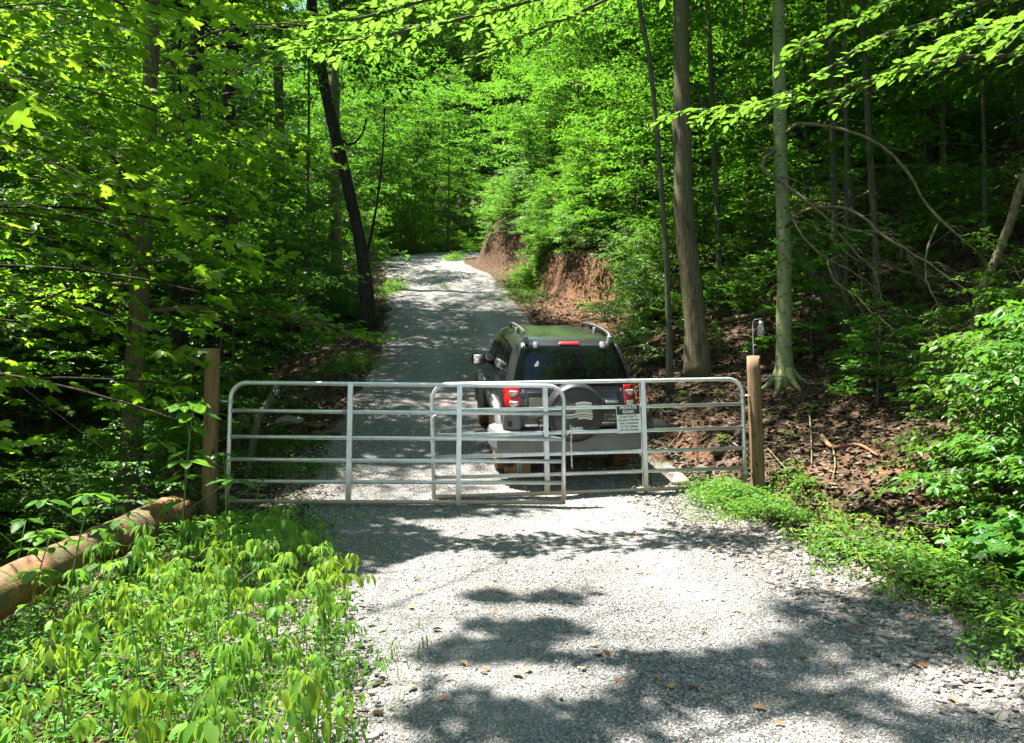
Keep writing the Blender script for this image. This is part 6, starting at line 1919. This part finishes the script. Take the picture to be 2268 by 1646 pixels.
# left patch under the weeds
n = 24000
y = 2.7 + 5.6 * Rw_.random(n)
dd_ = -0.1 + 2.9 * Rw_.random(n) ** 1.1
x = ex_l(y) - dd_
k = (np.abs(x + 3.42) > 0.2) & thin_by(x, y, 1.3, 111, 0.1, 0.5) & ((dd_ > 0.55) | (Rw_.random(n) < 0.2))
cover('weed_undergrowth', x[k], y[k], 0.05, 'dark green low undergrowth below the drooping weeds and log', 'leaf_weed', 0.18, 'quad', 0.2)
# sparse seedlings on the gravel edges
n = 2600
y = 2.8 + 8 * Rw_.random(n)
sd_ = Rw_.random(n) < 0.6
x = np.where(sd_, ex_l(y) + np.abs(Rw_.normal(0, 0.22, n)) - 0.1, ex_r(y) + Rw_.normal(0.15, 0.25, n))
k = thin_by(x, y, 2.2, 121, 0.45, 0.8)
cover('road_edge_grass', x[k], y[k], 0.028, 'fine yellow green grass along the gravel edges', 'leaf_ground', 0.03, 'quad', 0.6, 'grass')
# patches: tufts behind the gate, sunny patch by the cut, hollow bank
def patch(px, py, rx, ry, n, size, h, label, blade=0.5, mat='leaf_ground'):
    p = on_ground(px, py)
    x = p[0] + Rw_.normal(0, rx / 2, n); y = p[1] + Rw_.normal(0, ry / 2, n)
    cover('grass_patch', x, y, size, label, mat, h, 'quad', blade, 'grass')
patch(690, 1480, 0.5, 0.5, 500, 0.06, 0.08, 'yellowing grass tufts in the shaly weed edge', 0.8)
patch(560, 1580, 0.5, 0.4, 500, 0.06, 0.1, 'grass tufts among the outer drooping weeds', 0.8)
patch(775, 812, 0.75, 0.8, 2600, 0.06, 0.2, 'bright grassy tuft on the left verge above the gate rail')
patch(870, 640, 0.5, 1.8, 2200, 0.08, 0.2, 'bright grass strip right of the dark leaning trunk')
patch(980, 635, 0.7, 0.7, 260, 0.06, 0.06, 'thin grass patch in the middle of the climbing road')
patch(1160, 650, 1.0, 2.2, 2600, 0.06, 0.10, 'yellow green grass on the sandy flat below the clay cut')
patch(1180, 608, 0.9, 1.4, 3200, 0.11, 0.45, 'pale leafy weeds at the foot of the clay cut', 0.1)
patch(1325, 672, 0.7, 0.9, 1500, 0.06, 0.12, 'green grass against the shaded bank foot')
patch(1005, 575, 0.5, 1.2, 1400, 0.09, 0.3, 'green weeds between the road and the clay mound', 0.2)
patch(800, 562, 2.2, 2.4, 2600, 0.1, 0.25, 'sunny grass on the outer edge of the bend')
patch(640, 990, 0.6, 0.5, 1500, 0.05, 0.12, 'grassy weeds behind the near gate brace', 0.4)
patch(655, 1045, 0.8, 0.5, 1300, 0.045, 0.1, 'low green weeds under the near gate rails', 0.3)
patch(1630, 1110, 0.5, 0.4, 1700, 0.05, 0.16, 'green tuft at the foot of the tan post', 0.2)
patch(1700, 1135, 0.7, 0.4, 1500, 0.045, 0.12, 'dark green weeds along the verge past the tan post', 0.3)
patch(520, 1180, 0.9, 0.6, 1800, 0.05, 0.14, 'shaded low weeds round the timber post foot', 0.1, 'leaf_weed')

# fallen leaves on the gravel
FL = MB().add(LEAF_T['oval'][0] * np.array((1, 1.1, 1.6)), LEAF_T['oval'][1])
fm = [plain('dry_leaf_tan', (0.30, 0.17, 0.08), 0.7), plain('dry_leaf_rust', (0.27, 0.10, 0.045), 0.7), plain('dry_leaf_ochre', (0.36, 0.23, 0.08), 0.7), MAT['leaf_weed']]
fme = [FL.mesh('fallen_leaf', m) for m in fm]
names_ = ['tan', 'rust brown', 'ochre', 'green']
fixed = [(1322, 1467, 0), (1362, 1524, 1), (1466, 1522, 0), (1816, 1402, 3), (1770, 1476, 1), (1848, 1484, 0), (2040, 1497, 2), (1110, 1590, 0), (920, 1535, 0), (1178, 1500, 0), (1085, 1500, 0), (1380, 1266, 1), (1080, 1200, 1), (2010, 1380, 0), (1665, 1590, 0), (955, 1412, 0), (1670, 1490, 1), (1550, 1415, 2)]
for _ in range(46):
    fixed.append((int(Rw_.uniform(820, 2230)), int(Rw_.uniform(1190, 1640)), int(Rw_.integers(0, 3))))
for px, py, k in fixed:
    p = on_ground(px, py)
    if p is None: continue
    o = put('fallen_leaf', fme[k])
    s_ = Rw_.uniform(0.035, 0.075)
    o.location = (p[0], p[1], p[2] + 0.034); o.scale = (s_, s_, s_)
    o.rotation_euler = (Rw_.normal(0, 0.25), Rw_.normal(0, 0.25), Rw_.uniform(0, 6.28))
    zone = 'beside the drooping weeds' if p[0] < ex_l(p[1]) + 0.7 else 'by the stony verge' if p[0] > ex_r(p[1]) - 0.8 else 'just before the gates' if p[1] > 6.4 else 'on the open mid gravel' if p[1] > 4.6 else 'on the gravel well before the gates'
    sz = 'large' if s_ > 0.062 else 'small' if s_ < 0.046 else 'curled'
    tag(o, f'{sz} {names_[k]} fallen leaf {zone}', 'leaf', 'leaves fallen on the gravel')
